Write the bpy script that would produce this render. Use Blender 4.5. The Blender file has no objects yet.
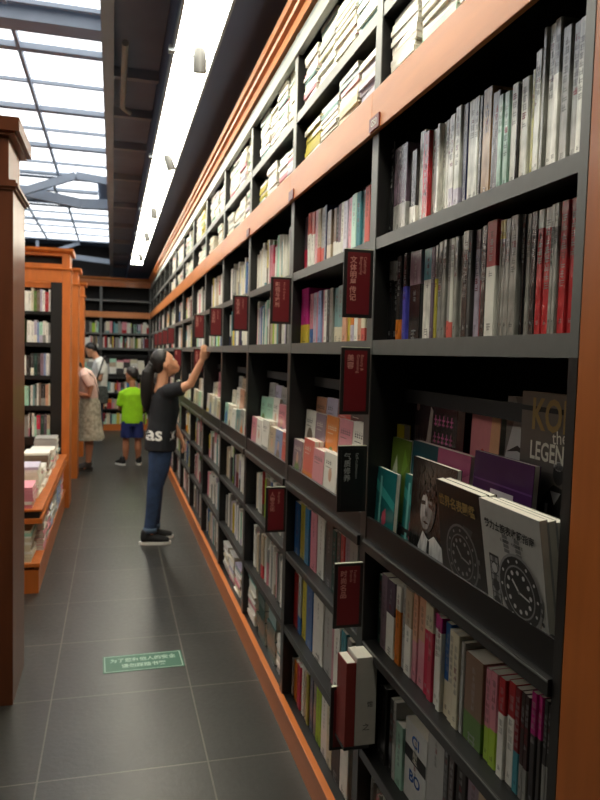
import bpy, bmesh, math, random
from mathutils import Vector, Matrix
from mathutils.bvhtree import BVHTree

PI = math.pi
SC = bpy.context.scene
COL = SC.collection
R = random.Random(11)

# ------------------------------------------------------------------ camera
cam_d = bpy.data.cameras.new('camera')
cam = bpy.data.objects.new('camera', cam_d)
COL.objects.link(cam)
cam_d.sensor_fit = 'HORIZONTAL'
cam_d.sensor_width = 36.0
cam_d.lens = 36.0 * 700.0 / 600.0
cam_d.clip_start = 0.02
cam_d.dof.use_dof = True
cam_d.dof.focus_distance = 1.5
cam_d.dof.aperture_fstop = 9.0
yaw, pit, rol = math.radians(15.034), math.radians(3.667), math.radians(1.539)
F = Vector((math.sin(yaw) * math.cos(pit), math.cos(yaw) * math.cos(pit), -math.sin(pit)))
Rr = Vector((math.cos(yaw), -math.sin(yaw), 0))
U = Rr.cross(F)
R2 = Rr * math.cos(rol) + U * math.sin(rol)
U2 = -Rr * math.sin(rol) + U * math.cos(rol)
m = Matrix((R2, U2, -F)).transposed().to_4x4()
m.translation = Vector((0, 0, 1.55))
cam.matrix_world = m
SC.camera = cam

# ------------------------------------------------------------------ world, exposure
w = bpy.data.worlds.new('world'); SC.world = w
w.use_nodes = True
w.node_tree.nodes['Background'].inputs[0].default_value = (0.8, 0.9, 1.0, 1)
w.node_tree.nodes['Background'].inputs[1].default_value = 0.3
SC.view_settings.view_transform = 'Standard'
SC.view_settings.look = 'None'
SC.view_settings.gamma = 1.0
SC.view_settings.use_curve_mapping = False
SC.view_settings.exposure = 0.3
LIGHT_STRIP = 17.0      # fluorescent strip over the aisle
LIGHT_FILL = 13.0       # added strip out of view, brightens case fronts and people
LIGHT_SKY = 1.6        # daylight coming through the roof panes

# ------------------------------------------------------------------ materials
def lin(c):
    return tuple(((x / 255) / 12.92 if x / 255 <= 0.04045 else (((x / 255) + 0.055) / 1.055) ** 2.4) for x in c)

def mat(name, rgb=(128, 128, 128), rough=0.5, metal=0.0, spec=0.5, noise=0.0, nscale=20.0, bump=0.0, bscale=60.0,
        emit=0.0, stretch=(1, 1, 1), coat=0.0, attr=None, alpha=None):
    M = bpy.data.materials.new(name); M.use_nodes = True
    nt = M.node_tree; N = nt.nodes; L = nt.links
    b = N['Principled BSDF']
    b.inputs['Roughness'].default_value = rough
    b.inputs['Metallic'].default_value = metal
    b.inputs['Specular IOR Level'].default_value = spec
    b.inputs['Coat Weight'].default_value = coat
    b.inputs['Coat Roughness'].default_value = 0.15
    c = lin(rgb)
    b.inputs['Base Color'].default_value = (*c, 1)
    src = None
    if attr:
        a = N.new('ShaderNodeAttribute'); a.attribute_name = attr
        src = a.outputs['Color']
    tc = N.new('ShaderNodeTexCoord'); mp = N.new('ShaderNodeMapping')
    L.new(tc.outputs['Object'], mp.inputs[0]); mp.inputs['Scale'].default_value = stretch
    if noise > 0:
        n = N.new('ShaderNodeTexNoise'); n.inputs['Scale'].default_value = nscale; n.inputs['Detail'].default_value = 5
        L.new(mp.outputs[0], n.inputs['Vector'])
        mr = N.new('ShaderNodeMapRange'); mr.inputs[1].default_value = 0.3; mr.inputs[2].default_value = 0.7
        mr.inputs[3].default_value = 1 - noise; mr.inputs[4].default_value = 1 + noise
        L.new(n.outputs['Fac'], mr.inputs[0])
        mx = N.new('ShaderNodeMix'); mx.data_type = 'RGBA'; mx.blend_type = 'MULTIPLY'; mx.inputs['Factor'].default_value = 1
        if src: L.new(src, mx.inputs['A'])
        else: mx.inputs['A'].default_value = (*c, 1)
        L.new(mr.outputs[0], mx.inputs['B'])
        src = mx.outputs['Result']
    if src: L.new(src, b.inputs['Base Color'])
    if bump > 0:
        n2 = N.new('ShaderNodeTexNoise'); n2.inputs['Scale'].default_value = bscale; n2.inputs['Detail'].default_value = 4
        L.new(mp.outputs[0], n2.inputs['Vector'])
        bp = N.new('ShaderNodeBump'); bp.inputs['Strength'].default_value = bump; bp.inputs['Distance'].default_value = 0.004
        L.new(n2.outputs['Fac'], bp.inputs['Height']); L.new(bp.outputs[0], b.inputs['Normal'])
    if emit > 0:
        b.inputs['Emission Color'].default_value = (*c, 1)
        b.inputs['Emission Strength'].default_value = emit
    return M

M_wood = mat('wood', (176, 98, 42), 0.42, noise=0.16, nscale=6, stretch=(3, 3, .5), coat=0.15)
M_kerb = mat('kerb_wood', (202, 112, 46), 0.4, noise=0.1, nscale=5, stretch=(.4, 3, 3), coat=0.15)
M_woodo = mat('orange_wood', (198, 108, 42), 0.42, noise=0.14, nscale=6, stretch=(3, 3, .6), coat=0.15)
M_woodh = mat('wood_rail', (210, 130, 68), 0.42, noise=0.12, nscale=5, stretch=(.4, 3, 3), coat=0.15)
M_wooddk = mat('wood_brown', (108, 58, 32), 0.42, noise=0.15, nscale=6, stretch=(3, 3, .4), coat=0.2)
M_edge = mat('edge_strip', (104, 106, 104), 0.4, noise=0.05, nscale=30)
M_black = mat('black_metal', (18, 18, 18), 0.42, metal=0.0, noise=0.08, nscale=30, spec=0.5)
M_back = mat('black_board', (24, 24, 25), 0.7, noise=0.1, nscale=10)
M_rail = mat('grey_metal', (150, 155, 152), 0.35, noise=0.04)
M_paper = mat('paper', attr='Col', rough=0.55, noise=0.05, nscale=40)
M_gloss = mat('coated_paper', attr='Col', rough=0.28, noise=0.04, nscale=40, coat=0.2)
M_wrap = mat('shrink_wrap', attr='Col', rough=0.25, noise=0.3, nscale=70, stretch=(1, 1, .3), bump=0.7, bscale=90, coat=0.8, spec=0.8)
M_page = mat('page_paper', (226, 222, 208), 0.8, noise=0.07, nscale=200, stretch=(6, .2, .2))
M_red = mat('sign_red', (112, 24, 30), 0.4)
M_signblack = mat('sign_black', (22, 22, 22), 0.4)
M_frame = mat('sign_frame', (34, 33, 32), 0.4)
M_pale = mat('lit_top_edge', (225, 228, 205), 0.2, spec=0.8)  # pale colour stands for light striking the signs' top edges
M_letter = mat('letter_pink', (205, 140, 128), 0.6)
M_letterg = mat('letter_grey', (150, 150, 148), 0.6)
M_strip = mat('strip_glow', (255, 249, 228), 0.5, emit=LIGHT_STRIP)
M_fill = mat('fill_strip_glow', (255, 240, 216), 0.5, emit=LIGHT_FILL)  # glow of the added unseen strip
M_sky = mat('sky_pane', (250, 253, 255), 0.5, emit=LIGHT_SKY)
M_steel = mat('roof_steel', (160, 170, 182), 0.55, noise=0.08, nscale=4)
M_deck = mat('roof_deck', (138, 152, 174), 0.7, noise=0.1, nscale=3)
M_soffit = mat('soffit', (80, 98, 134), 0.6, noise=0.06, nscale=2)
M_wall = mat('wall_paint', (70, 66, 62), 0.8, noise=0.06, nscale=3)
M_spot = mat('spot_grey', (92, 92, 92), 0.4, metal=0.3)
M_skin = mat('skin', (214, 156, 122), 0.5, noise=0.04, nscale=12)
M_skin2 = mat('skin_brown', (176, 118, 88), 0.5, noise=0.04, nscale=12)
M_hair = mat('hair', (22, 19, 18), 0.45, noise=0.3, nscale=60, stretch=(6, 6, .6), bump=0.3, bscale=120)
M_tee = mat('black_cotton', (24, 27, 33), 0.85, noise=0.15, nscale=25, bump=0.25, bscale=18)
M_jean = mat('denim', (46, 66, 98), 0.8, noise=0.3, nscale=14, bump=0.3, bscale=24)
M_lime = mat('lime_cotton', (150, 214, 22), 0.85, noise=0.08, nscale=14, bump=0.2, bscale=18)
M_navy = mat('navy_cloth', (30, 44, 104), 0.8, noise=0.15, nscale=16)
M_shoe = mat('black_canvas', (24, 24, 26), 0.7)
M_sole = mat('white_rubber', (225, 225, 218), 0.6)
M_white = mat('white_cotton', (232, 232, 226), 0.85, noise=0.05, nscale=14, bump=0.2, bscale=18)
M_pink = mat('pale_pink_cloth', (226, 190, 178), 0.85, noise=0.05, nscale=14, bump=0.2, bscale=18)
M_skirt = mat('printed_skirt', (176, 168, 148), 0.85, noise=0.45, nscale=24)
M_bag = mat('patterned_bag', (62, 66, 62), 0.8, noise=0.8, nscale=30)
M_strap = mat('dark_strap', (40, 32, 28), 0.7)
M_eyew = mat('eye_white', (232, 228, 222), 0.3)
M_ink = mat('ink', (26, 26, 28), 0.5)
M_lip = mat('lip', (170, 84, 78), 0.5)
M_gold = mat('gold_print', (176, 148, 60), 0.45)
M_cream = mat('cream_print', (222, 220, 205), 0.5)
M_dimgold = mat('bronze_print', (150, 124, 70), 0.45)

def floor_mat():
    M = bpy.data.materials.new('slate_tile'); M.use_nodes = True
    nt = M.node_tree; N = nt.nodes; L = nt.links; b = N['Principled BSDF']
    tc = N.new('ShaderNodeTexCoord'); mp = N.new('ShaderNodeMapping')
    mp.inputs['Location'].default_value = (0.248, -3.175, 0)
    L.new(tc.outputs['Object'], mp.inputs[0])
    br = N.new('ShaderNodeTexBrick'); br.offset = 0; br.squash = 1
    br.inputs['Scale'].default_value = 1; br.inputs['Mortar Size'].default_value = 0.0035; br.inputs['Mortar Smooth'].default_value = 0.2
    br.inputs['Brick Width'].default_value = 0.612; br.inputs['Row Height'].default_value = 0.614
    br.inputs['Color1'].default_value = (*lin((48, 48, 45)), 1); br.inputs['Color2'].default_value = (*lin((56, 55, 51)), 1)
    br.inputs['Mortar'].default_value = (*lin((102, 99, 90)), 1)
    L.new(mp.outputs[0], br.inputs['Vector'])
    n = N.new('ShaderNodeTexNoise'); n.inputs['Scale'].default_value = 3.2; n.inputs['Detail'].default_value = 8
    L.new(tc.outputs['Object'], n.inputs['Vector'])
    mr = N.new('ShaderNodeMapRange'); mr.inputs[1].default_value = .3; mr.inputs[2].default_value = .7; mr.inputs[3].default_value = .82; mr.inputs[4].default_value = 1.18
    L.new(n.outputs['Fac'], mr.inputs[0])
    mx = N.new('ShaderNodeMix'); mx.data_type = 'RGBA'; mx.blend_type = 'MULTIPLY'; mx.inputs['Factor'].default_value = 1
    L.new(br.outputs['Color'], mx.inputs['A']); L.new(mr.outputs[0], mx.inputs['B']); L.new(mx.outputs['Result'], b.inputs['Base Color'])
    n3 = N.new('ShaderNodeTexNoise'); n3.inputs['Scale'].default_value = 40; n3.inputs['Detail'].default_value = 6
    L.new(tc.outputs['Object'], n3.inputs['Vector'])
    mr2 = N.new('ShaderNodeMapRange'); mr2.inputs[3].default_value = .26; mr2.inputs[4].default_value = .44
    L.new(n3.outputs['Fac'], mr2.inputs[0]); L.new(mr2.outputs[0], b.inputs['Roughness'])
    bp = N.new('ShaderNodeBump'); bp.inputs['Strength'].default_value = .25; bp.inputs['Distance'].default_value = .003
    L.new(n3.outputs['Fac'], bp.inputs['Height']); L.new(bp.outputs[0], b.inputs['Normal'])
    return M
M_floor = floor_mat()

# ------------------------------------------------------------------ mesh helpers
class MB:
    """collects faces with a colour each; build() links them as one mesh object"""
    def __init__(s): s.v = []; s.f = []; s.c = []; s.m = []
    def face(s, pts, col=None, mi=0):
        n = len(s.v); s.v += [tuple(p) for p in pts]; s.f.append(tuple(range(n, n + len(pts)))); s.c.append(col or (.5, .5, .5)); s.m.append(mi)
    def box(s, x0, x1, y0, y1, z0, z1, col=None, mi=0):
        p = [(x0, y0, z0), (x1, y0, z0), (x1, y1, z0), (x0, y1, z0), (x0, y0, z1), (x1, y0, z1), (x1, y1, z1), (x0, y1, z1)]
        n = len(s.v); s.v += p
        for f in ((3, 2, 1, 0), (4, 5, 6, 7), (0, 1, 5, 4), (1, 2, 6, 5), (2, 3, 7, 6), (3, 0, 4, 7)):
            s.f.append(tuple(n + k for k in f)); s.c.append(col or (.5, .5, .5)); s.m.append(mi)
        return s
    def prism(s, prof, axis_pts, col=None, mi=0):
        """extrude closed profile [(a,b)] between two (origin, A, B) frames"""
        (o0, o1, A, B) = axis_pts
        n = len(s.v); k = len(prof)
        for o in (o0, o1):
            for a, b in prof: s.v.append(tuple(Vector(o) + Vector(A) * a + Vector(B) * b))
        for j in range(k):
            s.f.append((n + j, n + (j + 1) % k, n + k + (j + 1) % k, n + k + j)); s.c.append(col or (.5, .5, .5)); s.m.append(mi)
        s.f.append(tuple(range(n, n + k))[::-1]); s.f.append(tuple(range(n + k, n + 2 * k))); s.c += [col or (.5, .5, .5)] * 2; s.m += [mi] * 2
        return s
    def bar(s, p, q, w_, h_, col=None, mi=0):
        p = Vector(p); q = Vector(q); d = (q - p).normalized()
        a = d.cross(Vector((0, 0, 1)));
        if a.length < 1e-3: a = Vector((1, 0, 0))
        a.normalize(); b = a.cross(d)
        return s.prism([(-w_ / 2, -h_ / 2), (w_ / 2, -h_ / 2), (w_ / 2, h_ / 2), (-w_ / 2, h_ / 2)], (p, q, a, b), col, mi)
    def cyl(s, p, q, r0, r1=None, n=16, col=None, mi=0):
        r1 = r0 if r1 is None else r1
        p = Vector(p); q = Vector(q); d = (q - p).normalized()
        a = d.cross(Vector((0, 0, 1)))
        if a.length < 1e-3: a = Vector((1, 0, 0))
        a.normalize(); b = a.cross(d)
        k = len(s.v)
        for o, r in ((p, r0), (q, r1)):
            for j in range(n): s.v.append(tuple(o + (a * math.cos(2 * PI * j / n) + b * math.sin(2 * PI * j / n)) * r))
        for j in range(n):
            s.f.append((k + j, k + (j + 1) % n, k + n + (j + 1) % n, k + n + j)); s.c.append(col or (.5, .5, .5)); s.m.append(mi)
        s.f.append(tuple(range(k, k + n))[::-1]); s.f.append(tuple(range(k + n, k + 2 * n))); s.c += [col or (.5, .5, .5)] * 2; s.m += [mi] * 2
        return s
    def mesh(s, name, mats):
        me = bpy.data.meshes.new(name); me.from_pydata(s.v, [], s.f); me.update()
        if not isinstance(mats, (list, tuple)): mats = [mats]
        for x in mats: me.materials.append(x)
        if len(mats) > 1: me.polygons.foreach_set('material_index', s.m)
        ca = me.color_attributes.new('Col', 'FLOAT_COLOR', 'CORNER')
        buf = []
        for f, c in zip(s.f, s.c): buf += [c[0], c[1], c[2], 1.0] * len(f)
        ca.data.foreach_set('color', buf)
        return me
    def build(s, name, mats, parent=None, fix=False, bevel=0.0):
        me = s.mesh(name, mats)
        if fix:
            bm = bmesh.new(); bm.from_mesh(me); bmesh.ops.recalc_face_normals(bm, faces=bm.faces); bm.to_mesh(me); bm.free()
        o = bpy.data.objects.new(name, me); COL.objects.link(o)
        if parent: o.parent = parent
        if bevel:
            bv = o.modifiers.new('edge', 'BEVEL'); bv.width = bevel; bv.segments = 2; bv.limit_method = 'ANGLE'
        return o


def thing(name, label, cat, loc=(0, 0, 0), rot=(0, 0, 0), group=None):
    o = bpy.data.objects.new(name, None); COL.objects.link(o); o.empty_display_size = .05
    o.location = loc; o.rotation_euler = rot
    return tag(o, label, cat, group)
def tag(o, label, cat, group=None):
    o['label'] = label; o['category'] = cat
    if group: o['group'] = group
    return o
def struct(o):
    o['kind'] = 'structure'; return o
def copy_tree(o, parent=None):
    c = o.copy(); COL.objects.link(c)
    if parent: c.parent = parent
    for ch in list(o.children): copy_tree(ch, c)
    return c
ORD = ['zeroth', 'first', 'second', 'third', 'fourth', 'fifth', 'sixth', 'seventh', 'eighth', 'ninth', 'tenth', 'eleventh', 'twelfth', 'thirteenth',
       'fourteenth', 'fifteenth', 'sixteenth', 'seventeenth', 'eighteenth', 'nineteenth', 'twentieth']
def ordn(i):
    if i < len(ORD): return ORD[i]
    t = {2: 'twenty', 3: 'thirty', 4: 'forty', 5: 'fifty'}[i // 10]
    return t + '-' + ORD[i % 10] if i % 10 else {'twenty': 'twentieth', 'thirty': 'thirtieth', 'forty': 'fortieth', 'fifty': 'fiftieth'}[t]

def lettering(name, body, size, material, parent, mtx, ax='CENTER', ay='CENTER', space=1.0, depth=0.0, bold=0.0, line=1.0):
    cu = bpy.data.curves.new(name, 'FONT'); cu.body = body; cu.size = size; cu.align_x = ax; cu.align_y = ay
    cu.space_character = space; cu.space_line = line; cu.extrude = depth; cu.offset = bold; cu.resolution_u = 3
    o = bpy.data.objects.new(name, cu); COL.objects.link(o)
    bpy.context.view_layer.update()
    me = bpy.data.meshes.new_from_object(o.evaluated_get(bpy.context.evaluated_depsgraph_get()))
    bpy.data.objects.remove(o)
    me.materials.clear(); me.materials.append(material)
    o = bpy.data.objects.new(name, me); COL.objects.link(o)
    if parent: o.parent = parent
    o.matrix_local = mtx
    return o
def front(x, y, z, rot=0.0):
    """a text plane facing local -y"""
    return Matrix.Translation((x, y, z)) @ Matrix.Rotation(PI / 2, 4, 'X') @ Matrix.Rotation(rot, 4, 'Z')

# ------------------------------------------------------------------ the setting
XF = 0.7024          # front plane of the long case
W = 0.929            # one bay
Y0 = 0.948           # near end of the first bay
YB = 13.95           # front plane of the case across the end
BK = 0.30            # depth of a case

def sbox(name, x0, x1, y0, y1, z0, z1, M, parent=None, kind=True):
    o = MB().box(x0, x1, y0, y1, z0, z1).build(name, M, parent)
    if kind and not parent: struct(o)
    return o
struct(MB().box(-6, 1.06, -3, 21.5, -0.1, 0).build('floor', M_floor))
sbox('wall_right', 1.02, 1.14, -3, 21.5, 0, 4.8, M_wall)
sbox('wall_left', -6.1, -6, -3, 21.5, 0, 4.8, M_wall)
sbox('wall_front', -6.1, 1.14, -3.1, -3, 0, 4.8, M_wall)
sbox('wall_back', -6.1, 1.14, 21.5, 21.6, 0, 4.8, M_wall)

# roof with its openings: closed parts as slabs
roof = MB()
ZC = 4.55
roof.box(-0.10, 1.06, -3, 21.5, ZC, ZC + .1)
roof.box(-6, -0.10, -3, 3.6, ZC, ZC + .1)
roof.box(-6, -0.10, 6.62, 7.05, ZC, ZC + .1)
roof.box(-6, -0.10, 12.75, 13.1, ZC, ZC + .1)
roof.box(-0.30, -0.10, 13.1, 15.2, ZC, ZC + .1)
roof.box(-6, -0.10, 15.0, 15.6, ZC, ZC + .1)
roof.box(-6, -0.10, 20.3, 21.5, ZC, ZC + .1)
roof.box(-6, -4.6, 3.6, 20.3, ZC, ZC + .1)
struct(roof.build('ceiling', M_deck))
struct(MB().box(.27, 1.02, -3, 21.5, 3.052, 3.1).build('ceiling_soffit', M_soffit))
struct(MB().box(.262, .27, -3, 21.5, 3.045, ZC).build('trim_1', M_soffit))
# deck beside the roof lights, with its cross ribs
struct(MB().box(-.01, .262, -3, 21.5, 3.30, 3.34).build('ceiling_deck', M_deck))
for k, y in enumerate([3.2, 4.6, 5.35, 6.2, 7.3, 8.7, 10.1, 11.6, 13.2, 15]):
    sbox('trim_%d' % (k + 2), -.01, .262, y, y + .05, 3.24, 3.30, M_steel)
struct(MB().box(-.075, -.01, -3, 21.5, 3.22, ZC).build('trim_20', M_steel))
pipe = MB().cyl((.05, 4.05, 3.22), (.05, 5.1, 3.22), .018).cyl((.05, 5.1, 3.22), (.10, 5.2, 3.22), .018)
tag(pipe.build('ceiling_pipe', M_rail), 'short pale pipe under the dark ceiling deck beside the roof lights', 'pipe')

# roof lights: panes and glazing bars
ZP = 4.5
xs = [-.10, -.915, -1.73, -2.55, -3.37, -4.2]
def rooflight(n, ys, thick, xr=-.10, xs_=xs):
    e = thing('window_%d' % n, '', '', (0, 0, 0)); del e['label']; del e['category']; e['kind'] = 'structure'
    for a, b in zip(ys[:-1], ys[1:]):
        for i in range(len(xs_) - 1):
            o = MB().box(max(xs_[i + 1], -4.6), min(xs_[i], xr), a, b, ZP + .03, ZP + .04).build('pane', M_sky, e)
    fr = MB()
    for k, y in enumerate(ys):
        t = .05 if k in thick else .018
        fr.box(-4.6, xr, y - t, y + t, ZP - (.03 if k in thick else .01), ZP + .028)
    for x in xs_[1:-1]: fr.box(x - .018, x + .018, ys[0], ys[-1], ZP - .04, ZP + .026)
    fr.build('glazing_bars', M_steel, e)
    return e
rooflight(1, [3.6, 4.8, 5.9, 6.62], {1})
rooflight(2, [7.05, 7.56, 8.51, 9.4, 10.28, 11.04, 12.05, 12.75], {1, 3, 5})
rooflight(3, [13.1, 14.0, 15.0], {1}, -.30, [-.30, -1.05, -1.9, -2.9, -4.2])
rooflight(4, [15.6, 16.3, 17.2, 18.1, 19.2, 20.3], {2})

# roof steelwork
def steel(name, label, bars, cat='beam', w_=.12, h_=.16):
    b = MB()
    for p, q in bars: b.bar(p, q, w_, h_)
    return tag(b.build(name, M_steel), label, cat)
steel('roof_duct', 'wide dark duct crossing in front of the nearest roof lights', [((-4.6, 6.80, 4.46), (-.08, 6.80, 4.46))], 'duct', .24, .16)
steel('roof_truss', 'bent grey roof truss crossing below the distant roof lights', [((-3.0, 12.7, 4.55), (-1.9, 12.7, 4.22)), ((-1.9, 12.7, 4.22), (-.55, 12.7, 4.02)), ((-.55, 12.7, 4.02), (.0, 12.7, 4.05))], 'truss')
steel('roof_brace', 'slanting grey brace under the roof beside the second roof light', [((-1.55, 12.4, 4.05), (-.62, 12.4, 4.42)), ((-.62, 12.4, 4.42), (0, 12.4, 4.36))], 'brace', .08, .12)
steel('roof_tie', 'crossed thin braces against the dark back wall above the bookcases', [((-2.9, 20.4, 4.46), (-2.0, 20.4, 4.05)), ((-.9, 20.4, 4.46), (-2.0, 20.4, 4.05)), ((-2.0, 20.4, 4.05), (-2.0, 20.4, 4.46))], 'brace', .08, .09)
steel('wall_duct', 'grey boxed duct running across the back wall under the roof', [((-1.4, 20.6, 4.12), (-.1, 20.6, 4.02))], 'duct', .12, .14)

# the strip light: one thing, many lamps long
sl = thing('strip_light', 'long glowing white strip light running above the aisle', 'ceiling light', (.367, 4.75, 3.0))
L0 = -4.3; L1 = 7.42
MB().box(-.093, .093, L0, L1, -.004, .012).build('diffuser', M_strip, sl)
MB().box(-.105, -.093, L0, L1, -.012, .045).box(.093, .105, L0, L1, -.012, .045).box(-.105, .105, L0, L1, .012, .045).box(-.105, .105, L1, L1 + .02, -.012, .045).build('housing', M_steel, sl)
s2 = thing('strip_light', 'added strip light out of view at the left, brightening the case fronts', 'ceiling light', (-1.75, 2.0, 3.0))  # fill lamp added out of view to light the case fronts
MB().box(-.093, .093, -.1, 8.5, -.004, .012).build('diffuser', M_fill, s2)
MB().box(-.105, .105, -.1, 8.5, .012, .045).build('housing', M_steel, s2)

def spot(y, k, tilt):
    e = thing('spotlight', ['nearest grey track spotlight hanging under the strip light', 'second grey spotlight along the strip light', 'third grey spotlight along the strip light',
              'fourth small spotlight along the strip light', 'farthest tiny spotlight near the end of the strip light'][k], 'spotlight', (.262, y, 2.97), group='spotlights along the strip light')
    MB().box(-.02, .01, -.02, .02, 0, .03).build('mount', M_steel, e)
    MB().cyl((0, 0, .01), (.05, 0, -.006), .006).cyl((.05, 0, -.006), (.10, 0, -.004), .005).build('arm', M_steel, e)
    c = Vector((.128, 0, -.012)); d = Vector((math.sin(tilt), .25, -math.cos(tilt))).normalized()
    h = MB().cyl(c - d * .06, c + d * .06, .031, .033, 20).build('lamp_head', M_spot, e)
    MB().cyl(c + d * .0601, c + d * .064, .027, .027, 16).build('lens', M_rail, h)
for k, (y, t) in enumerate([(3.48, .06), (5.38, .35), (7.37, .1), (8.9, .15), (10.9, .3)]): spot(y, k, t)

# ------------------------------------------------------------------ the tall case units
SH = dict(base=(.09, .12), s4=(.39, .42), s3=(.703, .733), deck=(1.0, 1.03), s2=(1.557, 1.597), s1=(1.849, 1.881), top=(2.245, 2.28), mid=(2.477, 2.513), head=(2.80, 2.83))
M_edge_shade = mat('shaded_edge', (44, 43, 42), 0.35)  # shaded copy of the edge strip, for the dim lower part
def tall_unit(label, loc, rz, group):
    e = thing('bookcase', label, 'bookcase', loc, (0, 0, rz), group)
    for x in (0, W - .0225):
        u = MB().box(x, x + .0225, .0031, BK, .0, 2.83).build('upright', M_black, e)
        MB().box(x, x + .0225, 0, .003, .1215, 1.557).build('edge_strip', M_edge_shade, u)
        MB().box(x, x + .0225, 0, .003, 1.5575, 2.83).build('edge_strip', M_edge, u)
    MB().box(.0225, W - .0225, BK - .012, BK, .0, 2.83).build('back_panel', M_back, e)
    for k, (a, b) in SH.items():
        y = .0 if k != 'base' else .002
        if k == 'deck': y = -.008
        d = BK - .012
        yy = y + (.002 if k != 'deck' else 0)
        u = MB().box(.0226, W - .0226, yy + .0031, d, a, b).build('shelf', M_black, e)
        MB().box(.0226, W - .0226, yy, yy + .003, a, b).build('edge_strip', M_edge_shade if k in ('deck', 's3', 's4', 'base') else M_edge, u)
        if k in ('deck', 's3'): MB().box(.0226, W - .0226, yy - .0012, yy - .0001, b - .006, b - .002).build('edge_highlight', M_edge, u)  # highlight along the front edge, put in as a paler strip
    MB().box(.0226, W - .0226, .002, .012, 1.0301, 1.096).build('display_lip', M_black, e, bevel=.0015)
    MB().box(.0226, W - .0226, .105, .117, 1.425, 1.462).build('display_rail', M_back, e)
    MB().box(.0226, W - .0226, .048, .085, 1.0301, 1.10).box(.0226, W - .0226, .086, BK - .013, 1.0301, 1.17).build('display_step', M_back, e)
    MB().box(0, W, -.014, -.0005, 2.168, 2.283).build('wood_rail', M_woodh, e, bevel=.002)
    MB().box(0, W, -.008, .02, 2.744, 2.7995).build('metal_rail', M_rail, e, bevel=.002)
    c = MB().box(0, W, -.012, .02, 2.843, 2.885)
    c.prism([(-.012, 2.885), (-.03, 2.889), (-.034, 2.900), (-.05, 2.905), (-.055, 2.930), (.10, 2.930), (.10, 2.885)], ((0, 0, 0), (W, 0, 0), (0, 1, 0), (0, 0, 1)))
    c.build('cornice', M_woodh, e, fix=True)
    MB().box(0, W, -.016, -.0005, 0, .105).build('kerb_board', M_kerb, e)
    MB().box(0, W, -.020, .006, .105, .121).build('kerb_cap', M_kerb, e, bevel=.002)
    return e
NB = 14
bays = []
BAYN = ['bay beside the wooden end panel', 'second bay from the wooden end panel', 'third bay from the wooden end panel'] + ['%s bay from the wooden end panel' % ordn(i) for i in range(4, 20)]
e = tall_unit('tall black bookcase unit nearest the camera, beside the wooden end panel', (XF, Y0 + W, 0), -PI / 2, 'units of the long bookcase')
bays.append(e)
for i in range(1, NB):
    c = copy_tree(e); c.location = (XF, Y0 + W * (i + 1), 0)
    c['label'] = 'tall black bookcase unit, %s of the long case counted from the wooden end panel' % ordn(i + 1)
    bays.append(c)
for k, x in enumerate([XF - W, XF - 2 * W, XF - 3 * W]):
    c = copy_tree(e); c.rotation_euler = (0, 0, 0); c.location = (x - .001, YB, 0); c['group'] = 'units of the end bookcase'
    for ch in list(c.children):
        if ch.name.startswith('metal_rail'): bpy.data.objects.remove(ch)
    MB().box(0, W, -.010, .02, 2.76, 2.842).build('upper_rail', M_woodo, c)
    c['label'] = ['black bookcase unit closing the aisle, in the corner beside the long case', 'black bookcase unit across the far end, behind the man in white', 'black bookcase unit across the far end, mostly hidden by orange posts'][k]

# wooden end panel
e = thing('end_panel', 'tall orange wooden end panel at the near end of the long bookcase', 'panel', (XF, Y0, 0))
MB().box(.0, .312, -.34, -.0005, 0, 2.83).build('board', M_wood, e, bevel=.003)
MB().box(-.055, .312, -.34, -.0005, 2.8305, 2.93).build('cornice', M_woodh, e)

# ------------------------------------------------------------------ low cases at the left
def low_unit(label, loc, wd=1.3, group='low orange bookcases across the left side', shelves=True):
    e = thing('bookcase', label, 'bookcase', loc, (0, 0, 0), group)
    MB().box(-.072, 0, 0, .02, 0, 2.298).build('stile', M_woodo, e, bevel=.002)
    MB().box(-.02, 0, .0205, .36, 0, 2.298).build('side_panel', M_woodo, e)
    MB().box(-.175, -.0725, .006, .34, 0.0, 2.18).build('upright', M_black, e)
    MB().box(-wd, -.176, .34, .352, 0, 2.17).build('back_panel', M_back, e)
    for a, b in ((.09, .12), (.39, .42), (.62, .70), (.955, 1.0), (1.25, 1.29), (1.565, 1.605), (1.87, 1.90)):
        MB().box(-wd, -.1755, .004, .339, a, b).build('shelf', M_black, e)
    MB().box(-wd, -.073, 0, .02, 2.185, 2.298).build('wood_rail', M_woodo, e)
    MB().box(-wd, -.176, .03, .045, 2.125, 2.165).build('inner_rail', M_woodo, e)
    c = MB().prism([(-.012, 2.2985), (-.016, 2.312), (.0, 2.318), (.36, 2.318), (.36, 2.2985)], ((-wd, 0, 0), (.012, 0, 0), (0, 1, 0), (0, 0, 1)))
    c.build('moulding', M_woodo, e, fix=True)
    MB().box(-wd, -.075, .008, .028, 2.3185, 2.354).box(-.075, -.004, .008, .34, 2.3185, 2.43).box(-wd, -.004, .008, .34, 2.43, 2.455).build('crown_frame', M_woodo, e)
    MB().box(-wd, -.0755, .1, .115, 2.354, 2.429).build('slot_back', M_back, e)
    c = MB().prism([(.0, 2.4555), (-.03, 2.475), (-.034, 2.50), (.37, 2.50), (.37, 2.4555)], ((-wd, 0, 0), (.03, 0, 0), (0, 1, 0), (0, 0, 1)))
    c.build('crown', M_woodo, e, fix=True)
    MB().box(-wd, -.0725, 0, .02, 0, .115).build('kerb_board', M_woodo, e)
    return e
low_unit('orange wooden bookcase facing us behind the stepped book table', (-.40, 7.1, 0))
low_unit('second orange bookcase behind the first at the left, only its post showing', (-.40, 8.72, 0))
low_unit('third orange bookcase at the left, farthest, beside the end bookcase', (-.40, 10.5, 0))

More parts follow.
